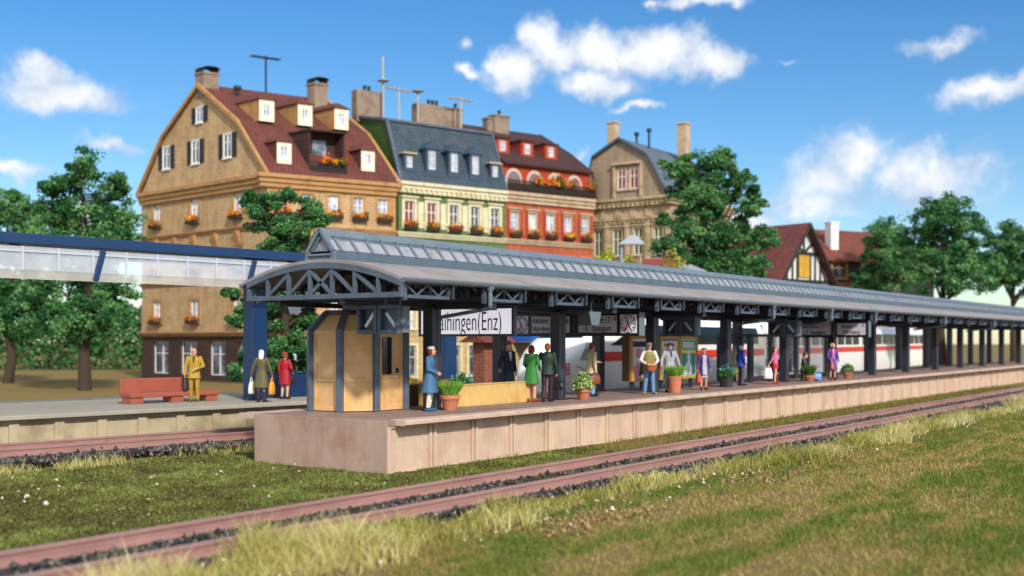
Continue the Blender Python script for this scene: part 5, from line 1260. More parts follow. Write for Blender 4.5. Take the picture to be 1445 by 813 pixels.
def facade(mb, face, u0, u1, z0, z1, holes, depth=.14, at_=0.0):
    """wall sheet with real openings and reveals. face 'a': front at b=at_, 'b': gable side at a=at_; outside is the negative side"""
    us = sorted({u0, u1} | {h[0] for h in holes} | {h[1] for h in holes}); zs = sorted({z0, z1} | {h[2] for h in holes} | {h[3] for h in holes})
    P = (lambda u, o, z: (u, at_+o, z)) if face == 'a' else (lambda u, o, z: (at_+o, u, z))
    fl = (lambda f: f) if face == 'a' else (lambda f: f[::-1])
    for i in range(len(us)-1):
        for j in range(len(zs)-1):
            a, b, c, d = us[i], us[i+1], zs[j], zs[j+1]; m = ((a+b)/2, (c+d)/2)
            if any(h[0] < m[0] < h[1] and h[2] < m[1] < h[3] for h in holes): continue
            mb.add([P(a,0,c), P(b,0,c), P(b,0,d), P(a,0,d)], [fl((0,1,2,3))])
    for a, b, c, d in holes:
        q = [(a,c),(b,c),(b,d),(a,d)]
        for k in range(4):
            (ua, za), (ub, zb) = q[k], q[(k+1) % 4]
            mb.add([P(ua,0,za), P(ua,depth,za), P(ub,depth,zb), P(ub,0,zb)], [fl((0,1,2,3))])
def window(root, T, face, u, z, w, h, frame_m, pane_m, at_=0.0, depth=.14, surround=None, sw=.16, sill=True, shutters=False, box=False, arch=False, head=False, label=None):
    P = (lambda mb, u0, u1, o0, o1, z0, z1: mb.box(u0, u1, at_+o0, at_+o1, z0, z1)) if face == 'a' else (lambda mb, u0, u1, o0, o1, z0, z1: mb.box(at_+o0, at_+o1, u0, u1, z0, z1))
    x0, x1 = u-w/2, u+w/2; f = .07
    if pane_m is m_winp: pane_m = random.choice([m_winp, m_winp, m_winp, m_wind, m_winc])
    mb = MB()
    P(mb, x0, x1, depth-.06, depth, z, z+f); P(mb, x0, x1, depth-.06, depth, z+h-f, z+h); P(mb, x0, x0+f, depth-.06, depth, z+f, z+h-f); P(mb, x1-f, x1, depth-.06, depth, z+f, z+h-f)
    P(mb, u-.035, u+.035, depth-.055, depth, z+f, z+h-f); P(mb, x0+f, u-.035, depth-.05, depth, z+h*.62, z+h*.62+.06); P(mb, u+.035, x1-f, depth-.05, depth, z+h*.62, z+h*.62+.06)
    wn = mb.build('window', frame_m, root, T)
    mb = MB(); P(mb, x0-.02, x1+.02, depth-.012, depth+.04, z-.02, z+h+.02); mb.build('pane', pane_m, wn, T)
    if surround:
        mb = MB(); P(mb, x0-sw, x0-.003, -.05, .0, z, z+h); P(mb, x1+.003, x1+sw, -.05, .0, z, z+h); P(mb, x0-sw, x1+sw, -.055, .0, z+h+.003, z+h+sw)
        if head: P(mb, x0-sw-.1, x1+sw+.1, -.18, .0, z+h+sw+.003, z+h+sw+.13)
        mb.build('surround', surround, wn, T)
    if sill:
        mb = MB(); P(mb, x0-sw, x1+sw, -.12, .02, z-.12, z-.004); mb.build('sill', surround or frame_m, wn, T)
    if shutters:
        for e0 in (x0-.62, x1+.06):
            mb = MB(); P(mb, e0, e0+.56, -.06, .0, z-.02, z+h+.02)
            for k in range(9): zz = z + .08 + k*(h-.2)/8; P(mb, e0+.06, e0+.50, -.075, -.061, zz, zz+.05)
            mb.build('shutter', m_shut, wn, T)
    if box:
        mb = MB(); P(mb, x0-.15, x1+.15, -.42, -.13, z-.16, z+.12); bx = mb.build('flower_box', m_box, root, T)
        n = 210; pu = RNG.uniform(x0-.18, x1+.18, n); po = RNG.uniform(-.46, -.12, n); pz = z + .10 + np.abs(RNG.normal(0, .19, n))
        Q = np.array([T(a, at_+o, c) if face == 'a' else T(at_+o, a, c) for a, o, c in zip(pu, po, pz)])
        hue = vnoise(np.stack([pu, pz], 1), 4.0, int(abs(u*10)) % 17)
        link('blossoms', leaf_mesh('blossoms', Q, .16, FLM, 1.2, u=np.clip(hue*1.3 - .15 + RNG.normal(0, .12, n), 0, 1)), bx)
    return wn
def roof_shell(root, T, prof, a0, a1, m, name='roof', th=.14):
    """roof skin: profile (b, z) swept along a, thickness th inward"""
    mb = MB(); n = len(prof); inner = [(b, z-th) for b, z in prof]
    mb.prism(prof + inner[::-1], 'x', a0, a1); return mb.build(name, m, root, T)
def verge(root, T, prof, a0, a1, m, w=.28):
    mb = MB(); up = [(b, z+.06) for b, z in prof]; dn = [(b + (.0), z-w) for b, z in prof]
    mb.prism(up + dn[::-1], 'x', a0, a1); return mb.build('verge_board', m, root, T, bevel=.01)
def chimney(root, T, a, b, z0, z1, wa, wb, m, pots=0, hood=False, cap=True):
    mb = MB(); mb.box(a-wa/2, a+wa/2, b-wb/2, b+wb/2, z0, z1)
    if cap: mb.box(a-wa/2-.08, a+wa/2+.08, b-wb/2-.08, b+wb/2+.08, z1+.003, z1+.16)
    c = mb.build('chimney', m, root, T, bevel=.02)
    if hood:
        mb = MB()
        for x in (-wa/2, wa/2-.06): mb.box(a+x, a+x+.06, b-wb/2, b+wb/2, z1+.163, z1+.45)
        mb.prism([(a-wa/2-.12, z1+.45),(a-wa*.3, z1+.62),(a+wa*.3, z1+.62),(a+wa/2+.12, z1+.45),(a+wa*.3, z1+.57),(a-wa*.3, z1+.57)], 'y', b-wb/2-.1, b+wb/2+.1)
        mb.build('hood', m_iron, c, T)
    for k in range(pots):
        mb = MB(); mb.lathe([(.13,0),(.15,.1),(.12,.35),(.16,.38),(.16,.45)], 12, (a + (k-(pots-1)/2)*.4, b, z1+.165 if cap else z1)); mb.build('chimney_pot', m_iron, c, T, smooth=40)
    return c
def aerial(root, T, a, b, z0, h, kind, m=None):
    m = m or m_aer; mb = MB(); mb.tube([(a, b, z0), (a, b, z0+h)], .07, 6)
    if kind == 'yagi':
        z = z0+h-.15; mb.tube([(a-1.2, b, z), (a+1.1, b, z)], .06, 6)
        for k in range(7): x = a - 1.1 + k*.36; mb.tube([(x, b-.38, z), (x, b+.38, z)], .035, 5); mb.tube([(x, b, z-.14), (x, b, z+.14)], .018, 5)
    elif kind == 'tall':
        for k in range(6): z = z0+h*.45+k*h*.1; mb.tube([(a-.16, b, z), (a+.16, b, z)], .02, 5)
    elif kind == 'dish': mb.lathe([(.08,0),(.42,.08),(.5,.16),(.46,.2),(.1,.14)], 12, (a, b, z0+h-.05))
    return mb.build('aerial', m, root, T, smooth=40)
def dormer(root, T, a, b0, z0, w, h, depth, wall_m, face_m, roof_m, kind='hip', pane=None, winw=.55, winh=.8):
    """box dormer standing in the roof slope; front plane at b0"""
    x0, x1 = a-w/2, a+w/2; mb = MB()
    facade(mb, 'a', x0, x1, z0, z0+h, [(a-winw/2, a+winw/2, z0+h*.24, z0+h*.24+winh)], .08, b0)
    d = mb.build('dormer', face_m, root, T)
    mb = MB(); mb.box(x0, x0+.06, b0+.01, b0+depth, z0, z0+h-.002); mb.box(x1-.06, x1, b0+.01, b0+depth, z0, z0+h-.002); mb.build('cheek', wall_m, d, T)
    mb = MB(); z = z0+h*.24; u = a; y = b0+.05
    for e in ((u-winw/2, u+winw/2, z, z+.05), (u-winw/2, u+winw/2, z+winh-.05, z+winh), (u-winw/2, u-winw/2+.05, z+.05, z+winh-.05), (u+winw/2-.05, u+winw/2, z+.05, z+winh-.05), (u-.025, u+.025, z+.05, z+winh-.05), (u-winw/2+.05, u-.025, z+winh*.55, z+winh*.55+.04), (u+.025, u+winw/2-.05, z+winh*.55, z+winh*.55+.04)): mb.box(e[0], e[1], y-.03, y+.03, e[2], e[3])
    wn = mb.build('dormer_window', m_wh, d, T)
    mb = MB(); mb.box(a-winw/2, a+winw/2, y+.031, y+.06, z, z+winh); mb.build('dormer_pane', pane or m_winp, d, T)
    mb = MB(); e = .14; zt = z0+h
    if kind == 'hip': mb.add([(x0-e,b0-e,zt),(x1+e,b0-e,zt),(x1+e,b0+depth,zt),(x0-e,b0+depth,zt),(a-.12,b0+w*.45,zt+w*.42),(a+.12,b0+w*.45,zt+w*.42),(a+.12,b0+depth,zt+w*.42),(a-.12,b0+depth,zt+w*.42)], [(0,1,5,4),(1,2,6,5),(3,0,4,7),(4,5,6,7),(0,3,2,1),(2,3,7,6)])
    elif kind == 'gable':
        mb.prism([(x0-e, zt-.05),(x1+e, zt-.05),(x1+e, zt+.03),(a, zt+w*.55),(x0-e, zt+.03)], 'y', b0-e, b0+depth)
    else: mb.box(x0-e, x1+e, b0-e, b0+depth, zt, zt+.14)
    mb.build('dormer_roof', roof_m, d, T)
    return d
def cornice(root, T, u0, u1, z0, h, out, m, face='a', at_=0.0, name='cornice', dent=False):
    mb = MB()
    st = [(0, .35, .45), (.35, .7, .7), (.7, 1.0, 1.0)]
    for a, b, o in st:
        if face == 'a': mb.box(u0-out*o, u1+out*o*0, at_-out*o, at_, z0+h*a+(.002 if a else 0), z0+h*b)
        else: mb.box(at_-out*o, at_, u0-(out*o if False else 0), u1, z0+h*a+(.002 if a else 0), z0+h*b)
    if dent:
        n = int((u1-u0)/.45)
        for k in range(n):
            u = u0 + (k+.5)*(u1-u0)/n
            if face == 'a': mb.box(u-.1, u+.1, at_-out*.8, at_-out*.45, z0-.001, z0+h*.34)
            else: mb.box(at_-out*.8, at_-out*.45, u-.1, u+.1, z0-.001, z0+h*.34)
    return mb.build(name, m, root, T, bevel=.01)
def gable_wall(mb, prof, a, holes=()):
    """triangular / mansard gable infill at a, as one sheet (openings are covered by their window's own recess box)"""
    n = len(prof); mb.add([(a, b, z) for b, z in prof], [tuple(range(n))[::-1]])

# 1: tan brick corner house, red mansard roof
L, W, EV = 10.06, 17.0, 14.9
r1, T = house('corner_house', -17.25, 80, 57, 48, 'tan brick corner house with a red mansard roof, dormers and black shutters')
ax = [.95, 2.95, 4.98, 7.0, 9.02]; gx = [3.6, 9.27, 14.6]; ZR = [12.1, 8.3, 4.5]
shops = [(1.2, 3.2, .5, 3.0), (4.0, 6.0, .5, 3.0), (7.0, 9.2, .5, 3.0)]
gshops = [(1.2, 3.6, .5, 3.0), (5.2, 7.4, .5, 3.0), (9.0, 11.4, .5, 3.0), (13, 15.4, .5, 3.0)]
mb = MB()
facade(mb, 'a', 0, L, 3.75, EV, [(u-.42, u+.42, z, z+1.55) for u in ax for z in ZR])
facade(mb, 'b', 0, W, 3.75, EV, [(u-.55, u+.55, z, z+1.7) for u in gx for z in ZR])
mb.add([(L,0,0),(L,W,0),(L,W,EV),(L,0,EV)], [(0,1,2,3)]); mb.add([(0,W,0),(L,W,0),(L,W,EV),(0,W,EV)], [(3,2,1,0)])
mb.build('brick_wall', m_tanb, r1, T)
mb = MB(); m_gf = brickmat('dark_arcade', '#4a2d1e', '#3d2518', '#2a1810', .6, .3, .03, .5)
facade(mb, 'a', 0, L, 0, 3.4, shops, .3); facade(mb, 'b', 0, W, 0, 3.4, gshops, .3); mb.build('ground_floor', m_gf, r1, T)
cornice(r1, T, -.1, L, 3.4, .36, .35, m_tan, name='belt_course'); cornice(r1, T, 0, W, 3.4, .36, .35, m_tan, 'b', name='belt_course')
for z in (11.05, 7.35): cornice(r1, T, 0, L, z, .30, .22, m_tan, name='belt_course'); cornice(r1, T, 0, W, z, .30, .22, m_tan, 'b', name='belt_course')
for u in gx + [6.4, 12.0]:
    mb = MB(); mb.prism([(-.02,9.9),(-.32,11.05),(-.02,11.05)], 'y', u-.25, u+.25); mb.build('bracket', m_tan, r1, T)
for u0, u1, z0, z1 in shops + gshops:
    f = 'a' if (u0, u1, z0, z1) in shops else 'b'
    window(r1, T, f, (u0+u1)/2, z0, u1-u0, z1-z0, m_wh, m_wind, depth=.28, sill=False)
for z in ZR:
    for u in ax: window(r1, T, 'a', u, z, .84, 1.55, m_wh, m_winp, surround=m_tan, sw=.2, box=True)
    for u in gx: window(r1, T, 'b', u, z, 1.1, 1.7, m_wh, m_winp, surround=m_tan, sw=.24, box=True)
cornice(r1, T, -.45, L, 13.95, .95, .5, m_tan); cornice(r1, T, 0, W, 13.95, .95, .5, m_tan, 'b')
for e in (0, 1):
    mb = MB()
    for k in range(14): mb.box(-.06 if not e else (L-.45 if k % 2 else L-.3), (.30 if k % 2 else .5) if not e else L, -.06, .0, 3.8+.72*k, 4.45+.72*k)
    mb.box(-.04 if not e else L-.28, .28 if not e else L, -.04, -.001, 3.78, 13.9); mb.build('quoins', m_tan, r1, T)
PR = [(-.35,14.9),(3.35,19.1),(8.5,22.5),(13.65,19.1),(17.35,14.9)]
roof_shell(r1, T, PR, -.12, L+.1, m_tile)
mb = MB(); gable_wall(mb, [(0,14.9)] + [(b, z-.14) for b, z in PR[1:-1]] + [(17,14.9)], .0); mb.build('gable_wall', m_tanb, r1, T); mb = MB(); gable_wall(mb, ([(0,14.9)] + [(b, z-.14) for b, z in PR[1:-1]] + [(17,14.9)])[::-1], L); mb.build('gable_wall', m_tanb, r1, T)
verge(r1, T, PR, -.32, -.121, m_tan); verge(r1, T, PR, L+.101, L+.35, m_tan)
for u in (4.87, 9.1, 13.2): window(r1, T, 'b', u, 16.55, 1.0, 1.75, m_wh, m_wind, at_=-.02, depth=.02, surround=m_wh, sw=.05, shutters=True)
window(r1, T, 'b', 8.55, 19.6, .85, 1.15, m_wh, mat('blue_pane', '#3c5a92', .15, .3, 2.0, spec=.7), at_=-.02, depth=.02, surround=m_wh, sw=.05, shutters=True)
for a in (1.8, 4.8, 7.75): dormer(r1, T, a, 3.0, 19.15, 1.15, 1.6, 3.4, m_tan, m_crm, m_tile, 'hip', winw=.55, winh=.85)
for a in (1.45, 8.05): dormer(r1, T, a, .35, 15.75, 1.1, 1.55, 2.2, m_tile, m_crm, m_tile, 'hip', winw=.6, winh=.9)
mb = MB(); mb.box(3.3, 3.42, .3, 2.6, 15.3, 18.3); mb.box(6.0, 6.12, .3, 2.6, 15.3, 18.3); mb.box(3.2, 6.2, .1, 2.9, 18.301, 18.42); mb.box(3.421, 5.999, 1.3, 1.5, 15.4, 18.3)
lo = mb.build('loggia', m_tiled, r1, T)
mb = MB(); mb.box(4.2, 5.3, 1.26, 1.299, 15.9, 17.8); mb.build('loggia_door', m_wind, lo, T)
mb = MB()
for k in range(23): mb.box(3.3+k*.125, 3.34+k*.125, .0, .03, 15.1, 16.0)
mb.box(3.25, 6.2, -.02, .05, 16.0, 16.08); mb.box(3.25, 6.2, -.05, 1.3, 14.98, 15.1); mb.box(3.3, 6.15, .05, .1, 15.1, 15.7); mb.build('balcony_railing', m_iron, lo, T)
def flowers_along(root, T, a0, a1, b, z, n, gap=0):
    pu = RNG.uniform(a0, a1, n); keep = vnoise(np.stack([pu, pu*0], 1), 1.3, 5) > gap; pu = pu[keep]
    Q = np.array([T(a, b + RNG.uniform(-.2, .2), z + abs(RNG.normal(0, .26))) for a in pu])
    link('blossoms', leaf_mesh('blossoms', Q, .26, FLM, 1.2, u=np.clip(vnoise(np.stack([pu, pu], 1), 1.6, 8)*1.4-.2+RNG.normal(0, .1, len(pu)), 0, 1)), root)
flowers_along(lo, T, 4.0, 6.1, -.05, 16.0, 160)
chimney(r1, T, .5, 8.5, 21.5, 23.2, 1.2, 1.1, m_chim, hood=True); chimney(r1, T, 8.6, 7.2, 20.5, 23.2, 1.1, 1.0, m_chim, hood=True)
mb = MB(); mb.lathe([(.12,0),(.12,.7),(.3,.75),(.25,1.0),(.1,1.05)], 12, (2.1, 7.2, 21.4)); mb.build('vent_pipe', m_iron, r1, T, smooth=40)
aerial(r1, T, 5.1, 8.4, 22.3, 3.0, 'yagi', m_iron)

# 2: green house with dark slate mansard
L, EV = 10.2, 14.35
r2, T = house('green_house', -8.62, 86, 52.4, 37.6, 'green house with cream window frames and a steep dark slate roof')
ax = [.98, 3.03, 5.13, 7.17, 9.15]
mb = MB(); facade(mb, 'a', 0, L, 6.6, EV, [(u-.42, u+.42, z, z+2.1) for u in ax for z in (11.75, 8.0)])
mb.add([(0,0,0),(0,13,0),(0,13,15.2),(0,0,15.2)], [(3,2,1,0)]); mb.add([(L,0,0),(L,13,0),(L,13,15.2),(L,0,15.2)], [(0,1,2,3)]); mb.build('green_wall', m_greenb, r2, T)
mb = MB(); facade(mb, 'a', 0, L, 0, 6.3, [(u-.5, u+.5, 4.0, 5.6) for u in ax] + [(u-.6, u+.6, .3, 2.7) for u in ax]); mb.build('stone_base', m_yelst, r2, T)
for u in ax: window(r2, T, 'a', u, 4.0, 1.0, 1.6, m_cream, m_winp, surround=m_cream, sw=.2, head=True); window(r2, T, 'a', u, .3, 1.2, 2.4, m_cream, m_wind, surround=m_cream, sw=.2)
cornice(r2, T, 0, L, 6.3, .3, .25, m_cream, name='belt_course'); cornice(r2, T, 0, L, 11.0, .36, .28, m_cream, name='belt_course')
for z in (11.75, 8.0):
    for i, u in enumerate(ax):
        window(r2, T, 'a', u, z, .84, 2.0, m_wh, m_winr if i < 2 and z > 10 else m_winp, surround=m_cream, sw=.26, head=True, box=True)
        if i < 4:
            mb = MB(); c = (u+ax[i+1])/2; mb.box(c-.26, c+.26, -.06, 0, z, z+2.0); mb.box(c-.34, c+.34, -.1, -.061, z+.3, z+.45); mb.build('pilaster', m_cream, r2, T)
cornice(r2, T, 0, L, 14.36, .85, .45, m_cream, dent=True)
PR = [(-.3,15.2),(1.75,20.1),(6.8,21.1),(11.2,20.1),(13.2,15.2)]
roof_shell(r2, T, PR, .05, L-.01, m_slate)
mb = MB(); gable_wall(mb, [(0,15.2)] + [(b, z-.12) for b, z in PR[1:-1]] + [(13,15.2)], .04); mb.build('fire_wall', m_greenp, r2, T); mb = MB(); gable_wall(mb, ([(0,15.2)] + [(b, z-.12) for b, z in PR[1:-1]] + [(13,15.2)])[::-1], L-.02); mb.build('fire_wall', m_greenp, r2, T)
mb = MB(); mb.beam((-.0,-.3,15.25),(0,1.75,20.2),.22,.16); mb.beam((0,1.75,20.2),(0,6.8,21.2),.22,.16); mb.beam((0,1.7,20.15),(L,1.7,20.15),.2,.2); mb.beam((L-.05,-.3,15.25),(L-.05,1.75,20.2),.14,.14); mb.build('roof_edge', m_slate2, r2, T)
m_slf = mat('dormer_slate', '#33475a', .55, .12, 2.0)
for i, a in enumerate(ax):
    if i in (0, 4): dormer(r2, T, a, -.02, 16.0, 1.0, 1.35, 1.5, m_slf, m_slf, m_taupet, 'flat', winw=.5, winh=.85)
    else:
        d_ = dormer(r2, T, a, -.05, 15.85, 1.15, 2.1, 1.8, m_slf, m_slf, m_slf, 'gable', winw=.62, winh=1.5)
chimney(r2, T, .9, 6.3, 20.6, 23.2, 2.3, .9, m_chim, 2, cap=False); chimney(r2, T, 7.4, 6.5, 20.6, 22.9, 3.6, .9, m_chim, 3, cap=False); chimney(r2, T, 9.6, 6.3, 20.6, 22.7, .9, .9, m_chim, 1)
aerial(r2, T, 2.0, 5.6, 20.9, 5.2, 'tall'); aerial(r2, T, 1.8, 5.2, 20.8, 3.1, 'dish'); aerial(r2, T, 3.4, 5.4, 20.9, 2.8, 'yagi'); aerial(r2, T, 5.1, 5.2, 20.8, 2.7, 'dish'); aerial(r2, T, 9.3, 5.0, 20.7, 2.9, 'yagi')

# 3: red brick house with arches and long balcony
L, EV = 9.55, 14.4
r3, T = house('red_house', -.52, 92.3, 52.4, 37.6, 'orange red brick house with arched attic windows and a long flowered balcony')
ax = [.9, 2.8, 4.72, 6.65, 8.58]
mb = MB(); facade(mb, 'a', 0, L, 6.6, EV, [(u-.42, u+.42, z, z+2.0) for u in ax for z in (11.75, 8.0)])
mb.add([(0,0,0),(0,15,0),(0,15,15.2),(0,0,15.2)], [(3,2,1,0)]); mb.add([(L,0,0),(L,15,0),(L,15,15.2),(L,0,15.2)], [(0,1,2,3)]); mb.build('brick_wall', m_redb, r3, T)
mb = MB(); facade(mb, 'a', 0, L, 0, 6.3, [(u-.5, u+.5, 4.0, 5.6) for u in ax] + [(u-.6, u+.6, .3, 2.7) for u in ax]); mb.build('stone_base', m_yelst, r3, T)
for u in ax: window(r3, T, 'a', u, 4.0, 1.0, 1.6, m_wh, m_winp, surround=m_beige, sw=.2); window(r3, T, 'a', u, .3, 1.2, 2.4, m_wh, m_wind, surround=m_beige, sw=.2)
cornice(r3, T, 0, L, 6.3, .3, .25, m_beige, name='belt_course'); cornice(r3, T, 0, L, 11.0, .4, .28, m_beige, name='belt_course')
for z in (11.75, 8.0):
    for i, u in enumerate(ax):
        window(r3, T, 'a', u, z, .84, 1.9, m_wh, m_winp, surround=m_beige, sw=.2, head=True, box=True)
        for dx in (-.62, .62): mb = MB(); mb.box(u+dx-.09, u+dx+.09, -.12, 0, z-.1, z+2.1); mb.build('half_column', m_redp, r3, T)
cornice(r3, T, 0, L, 14.4, .85, .45, m_beige)
mb = MB(); AR = [1.2, 3.4, 5.6, 7.8]
mb.box(0.02, L-.02, .5, .7, 15.25, 17.7); aw = mb.build('attic_wall', m_redp, r3, T)
for c in AR:
    mb = MB(); pts = [(c+.85*math.cos(t), 16.35+.95*math.sin(t)) for t in [math.pi*i/14 for i in range(15)]]
    mb.prism([(c+.85,15.3)] + pts + [(c-.85,15.3)], 'y', .44, .499); mb.build('arched_window', mat('arch_grey', '#bfae9f', .6, .06), aw, T)
    mb = MB(); pts = [(c+.66*math.cos(t), 16.3+.74*math.sin(t)) for t in [math.pi*i/14 for i in range(15)]]
    mb.prism([(c+.66,15.3)] + pts + [(c-.66,15.3)], 'y', .40, .439); mb.build('arched_pane', mat('arch_pane', '#7b6668', .3, .3, 2.0, spec=.5), aw, T)
mb = MB(); mb.box(0, L, -.3, .49, 15.251, 15.33)
for k in range(60): mb.box(.05+k*.16, .11+k*.16, -.28, -.24, 15.33, 16.15)
mb.box(0, L, -.31, -.21, 16.15, 16.24); mb.box(0, L, -.235, -.2, 15.4, 16.0); bal = mb.build('balcony_railing', m_box, r3, T)
flowers_along(bal, T, 0, L, -.35, 16.1, 1200, .36)
PR = [(.1,17.7),(3.2,19.6),(7.6,22.0),(12.0,19.6),(15.0,15.2)]
roof_shell(r3, T, PR, .0, L+.15, m_tiled)
gp = [(.5,15.2),(.5,17.58)] + [(b, z-.14) for b, z in PR[1:-1]] + [(15.0,15.06)]
mb = MB(); gable_wall(mb, gp, .02); mb.build('gable_wall', m_redp, r3, T); mb = MB(); gable_wall(mb, gp[::-1], L); mb.build('gable_wall', m_redp, r3, T)
verge(r3, T, [(-.2,15.3),(.4,17.7)] + PR[1:], L+.151, L+.35, m_tiled)
for a in (1.0, 3.6, 6.2): dormer(r3, T, a, 1.7, 18.55, 1.3, 1.35, 3.0, m_redp, m_redp, m_tiled, 'flat', winw=.6, winh=.85)
chimney(r3, T, 4.6, 7.0, 21, 22.9, 1.6, .9, m_chim, 1); chimney(r3, T, 3.6, 7.2, 21, 22.6, .8, .8, m_chim, 0)

# 4: taupe house, bell-shaped gable
r4, T = house('taupe_house', 13.4, 95, 35.2, 54.8, 'taupe grey house with a bell shaped gable, two red windows and slate roof')
W, EV, L = 8.45, 14.6, 12.0
gx = [1.3, 3.2, 5.25, 7.15]
mb = MB(); facade(mb, 'b', 0, W, 0, EV, [(u-.42, u+.42, z, z+2.3) for u in gx for z in (10.4, 6.2, 1.5)])
facade(mb, 'a', 0, L, 0, EV, [(u-.45, u+.45, z, z+2.2) for u in (1.5, 4.5, 7.5, 10.5) for z in (10.4, 6.2)])
mb.add([(L,0,0),(L,W,0),(L,W,EV),(L,0,EV)], [(0,1,2,3)]); mb.add([(0,W,0),(L,W,0),(L,W,EV),(0,W,EV)], [(3,2,1,0)]); mb.build('wall', m_taupe, r4, T)
m_wing = mat('green_pane', '#4b5a1c', .2, .4, 1.5, spec=.6)
for z in (10.4, 6.2, 1.5):
    for u in gx: window(r4, T, 'b', u, z, .84, 2.3, m_wh, m_wing, surround=m_taupet, sw=.2, head=True)
    mb = MB()
    for u in (.3, 2.25, 4.22, 6.2, 8.15): mb.box(-.22, 0, u-.2, u+.2, z-.5, z+2.75); mb.box(-.28, -.0, u-.27, u+.27, z+2.4, z+2.55); mb.box(-.28, -.0, u-.26, u+.26, z-.5, z-.25)
    mb.build('pilaster', m_taupet, r4, T, bevel=.02)
for z in (10.4, 6.2):
    for u in (1.5, 4.5, 7.5, 10.5): window(r4, T, 'a', u, z, .9, 2.2, m_wh, m_wind, surround=m_taupet, sw=.2, head=True)
for z, h, o in ((13.15,.4,.3),(9.0,.8,.35),(4.8,.8,.35),(14.55,.75,.55)):
    cornice(r4, T, 0, W, z, h, o, m_taupet, 'b', name='cornice', dent=True); cornice(r4, T, -o, L, z, h, o, m_taupet, 'a', name='cornice')
mb = MB(); mb.box(-.03, 0, .05, W-.05, 13.56, 14.5)
for u in (.7, 2.2, 3.7, 5.2, 6.7, 7.9): mb.box(-.12, -.031, u-.3, u+.3, 13.65, 14.4)
mb.build('frieze', m_taupet, r4, T, bevel=.02)
GP = [(-.3,15.3),(.35,15.75),(.95,16.6),(1.55,17.8),(2.3,19.0),(5.0,20.6),(7.7,19.2),(8.15,17.4),(8.7,15.3)]
roof_shell(r4, T, GP, -.15, L, m_slate2, th=.16)
mb = MB(); gable_wall(mb, [(b, z-.14) for b, z in GP], .0); mb.build('gable_wall', m_taupe, r4, T); mb = MB(); gable_wall(mb, [(b, z-.14) for b, z in GP][::-1], L-.02); mb.build('gable_wall', m_taupe, r4, T)
verge(r4, T, GP, -.3, -.151, mat('verge_blue', '#3f4f5c', .5, .1), .2)
for u in (3.55, 4.75):
    window(r4, T, 'b', u, 16.1, .8, 1.75, m_wh, m_winr, at_=-.02, depth=.02, surround=m_beige, sw=.17)
mb = MB(); mb.box(-.4, 0, 2.8, 5.6, 18.2, 18.4); mb.box(-.25, 0, 2.75, 2.98, 15.4, 18.19); mb.box(-.25, 0, 5.35, 5.58, 15.4, 18.19); mb.build('window_hood', m_beige, r4, T, bevel=.02)
chimney(r4, T, 2.0, 6.8, 18.5, 22.3, .8, .8, m_beige, 0, cap=True); chimney(r4, T, 7.4, 2.6, 18.5, 22.6, .9, .9, m_beige, 0, cap=True)
for a, b, z, h in ((4.0, 4.3, 20.2, 1.4), (3.0, 5.0, 20.4, .8)):
    mb = MB(); mb.lathe([(.1,0),(.1,h),(.24,h+.05),(.22,h+.3),(.08,h+.35)], 10, (a, b, z)); mb.build('vent_pipe', m_iron, r4, T, smooth=40)

# 5, 6: half-timbered houses
m_tim = mat('dark_timber', '#262a20', .7, .2, 4.0, .3, 30); m_plas = mat('white_plaster', '#cfccc8', .8, .06, 1.5, .15, 20)
m_tile2 = brickmat('roof_tile_rose', '#7d423a', '#6d3832', '#4a2522', .35, .36, .03, .9, blot=.25)
m_tile3 = brickmat('roof_tile_orange', '#83402c', '#733726', '#4d241a', .35, .36, .03, .9, blot=.25)
m_yw = mat('yellow_pane', '#c59632', .3, .25, 3.0)
def timber_gable(root, T, W, ze, za, at_=0.0):
    apex = W/2; mb = MB(); mb.add([(0,at_,ze),(W,at_,ze),(apex,at_,za)], [(0,1,2)]); g = mb.build('gable_wall', m_plas, root, T)
    mb = MB(); o = at_-.05; H = za-ze
    def bm(u0, z0, u1, z1, w=.22): mb.beam((u0, o, z0), (u1, o, z1), .1, w, (0, 0, 1) if abs(z1-z0) < abs(u1-u0) else (1, 0, 0))
    bm(.1, ze+.1, W-.1, ze+.1, .3); bm(.9, ze+H*.27, W-.9, ze+H*.27, .2) if False else None
    z1 = ze+H*.5; hw = W/2*.5; bm(apex-hw, z1, apex+hw, z1, .3)
    bm(apex, z1, apex, za-.2); bm(apex-hw*.05, z1+.1, apex-hw*.62, z1+H*.17); bm(apex+hw*.05, z1+.1, apex+hw*.62, z1+H*.17)
    for u in (apex-.98, apex+.98, apex-1.7, apex+1.7, apex-2.5, apex+2.5):
        zt_ = ze + H*(1-abs(u-apex)/(W/2)); bm(u, ze+.1, u, min(z1, zt_)-.05, .2)
    bm(apex-3.3, ze+.2, apex-2.6, ze+H*.3, .18); bm(apex+3.3, ze+.2, apex+2.6, ze+H*.3, .18)
    mb.build('timber_frame', m_tim, g, T)
    return g
r5, T = house('timbered_house', 23.3, 100, 50, 40, 'half timbered house with steep rose tiled roof and a yellow gable window')
W, L, ze, za = 8.1, 15.0, 8.35, 13.6
mb = MB(); mb.box(0, W, 0, L, 0, ze); mb.build('wall', m_plas, r5, T)
mb = MB()
for u in (.1, 1.6, 3.2, 4.9, 6.5, 8.0): mb.box(u-.11, u+.11, -.06, 0, 0, ze)
for v in (.1, 2.5, 5, 7.5, 10, 12.5, 14.9): mb.box(-.06, 0, v-.11, v+.11, 0, ze)
for z in (2.8, 5.6): mb.box(-.065, W, -.07, -.002, z, z+.24); mb.box(-.07, -.002, 0, L, z, z+.24)
mb.build('timber_frame', m_tim, r5, T)
timber_gable(r5, T, W, ze, za)
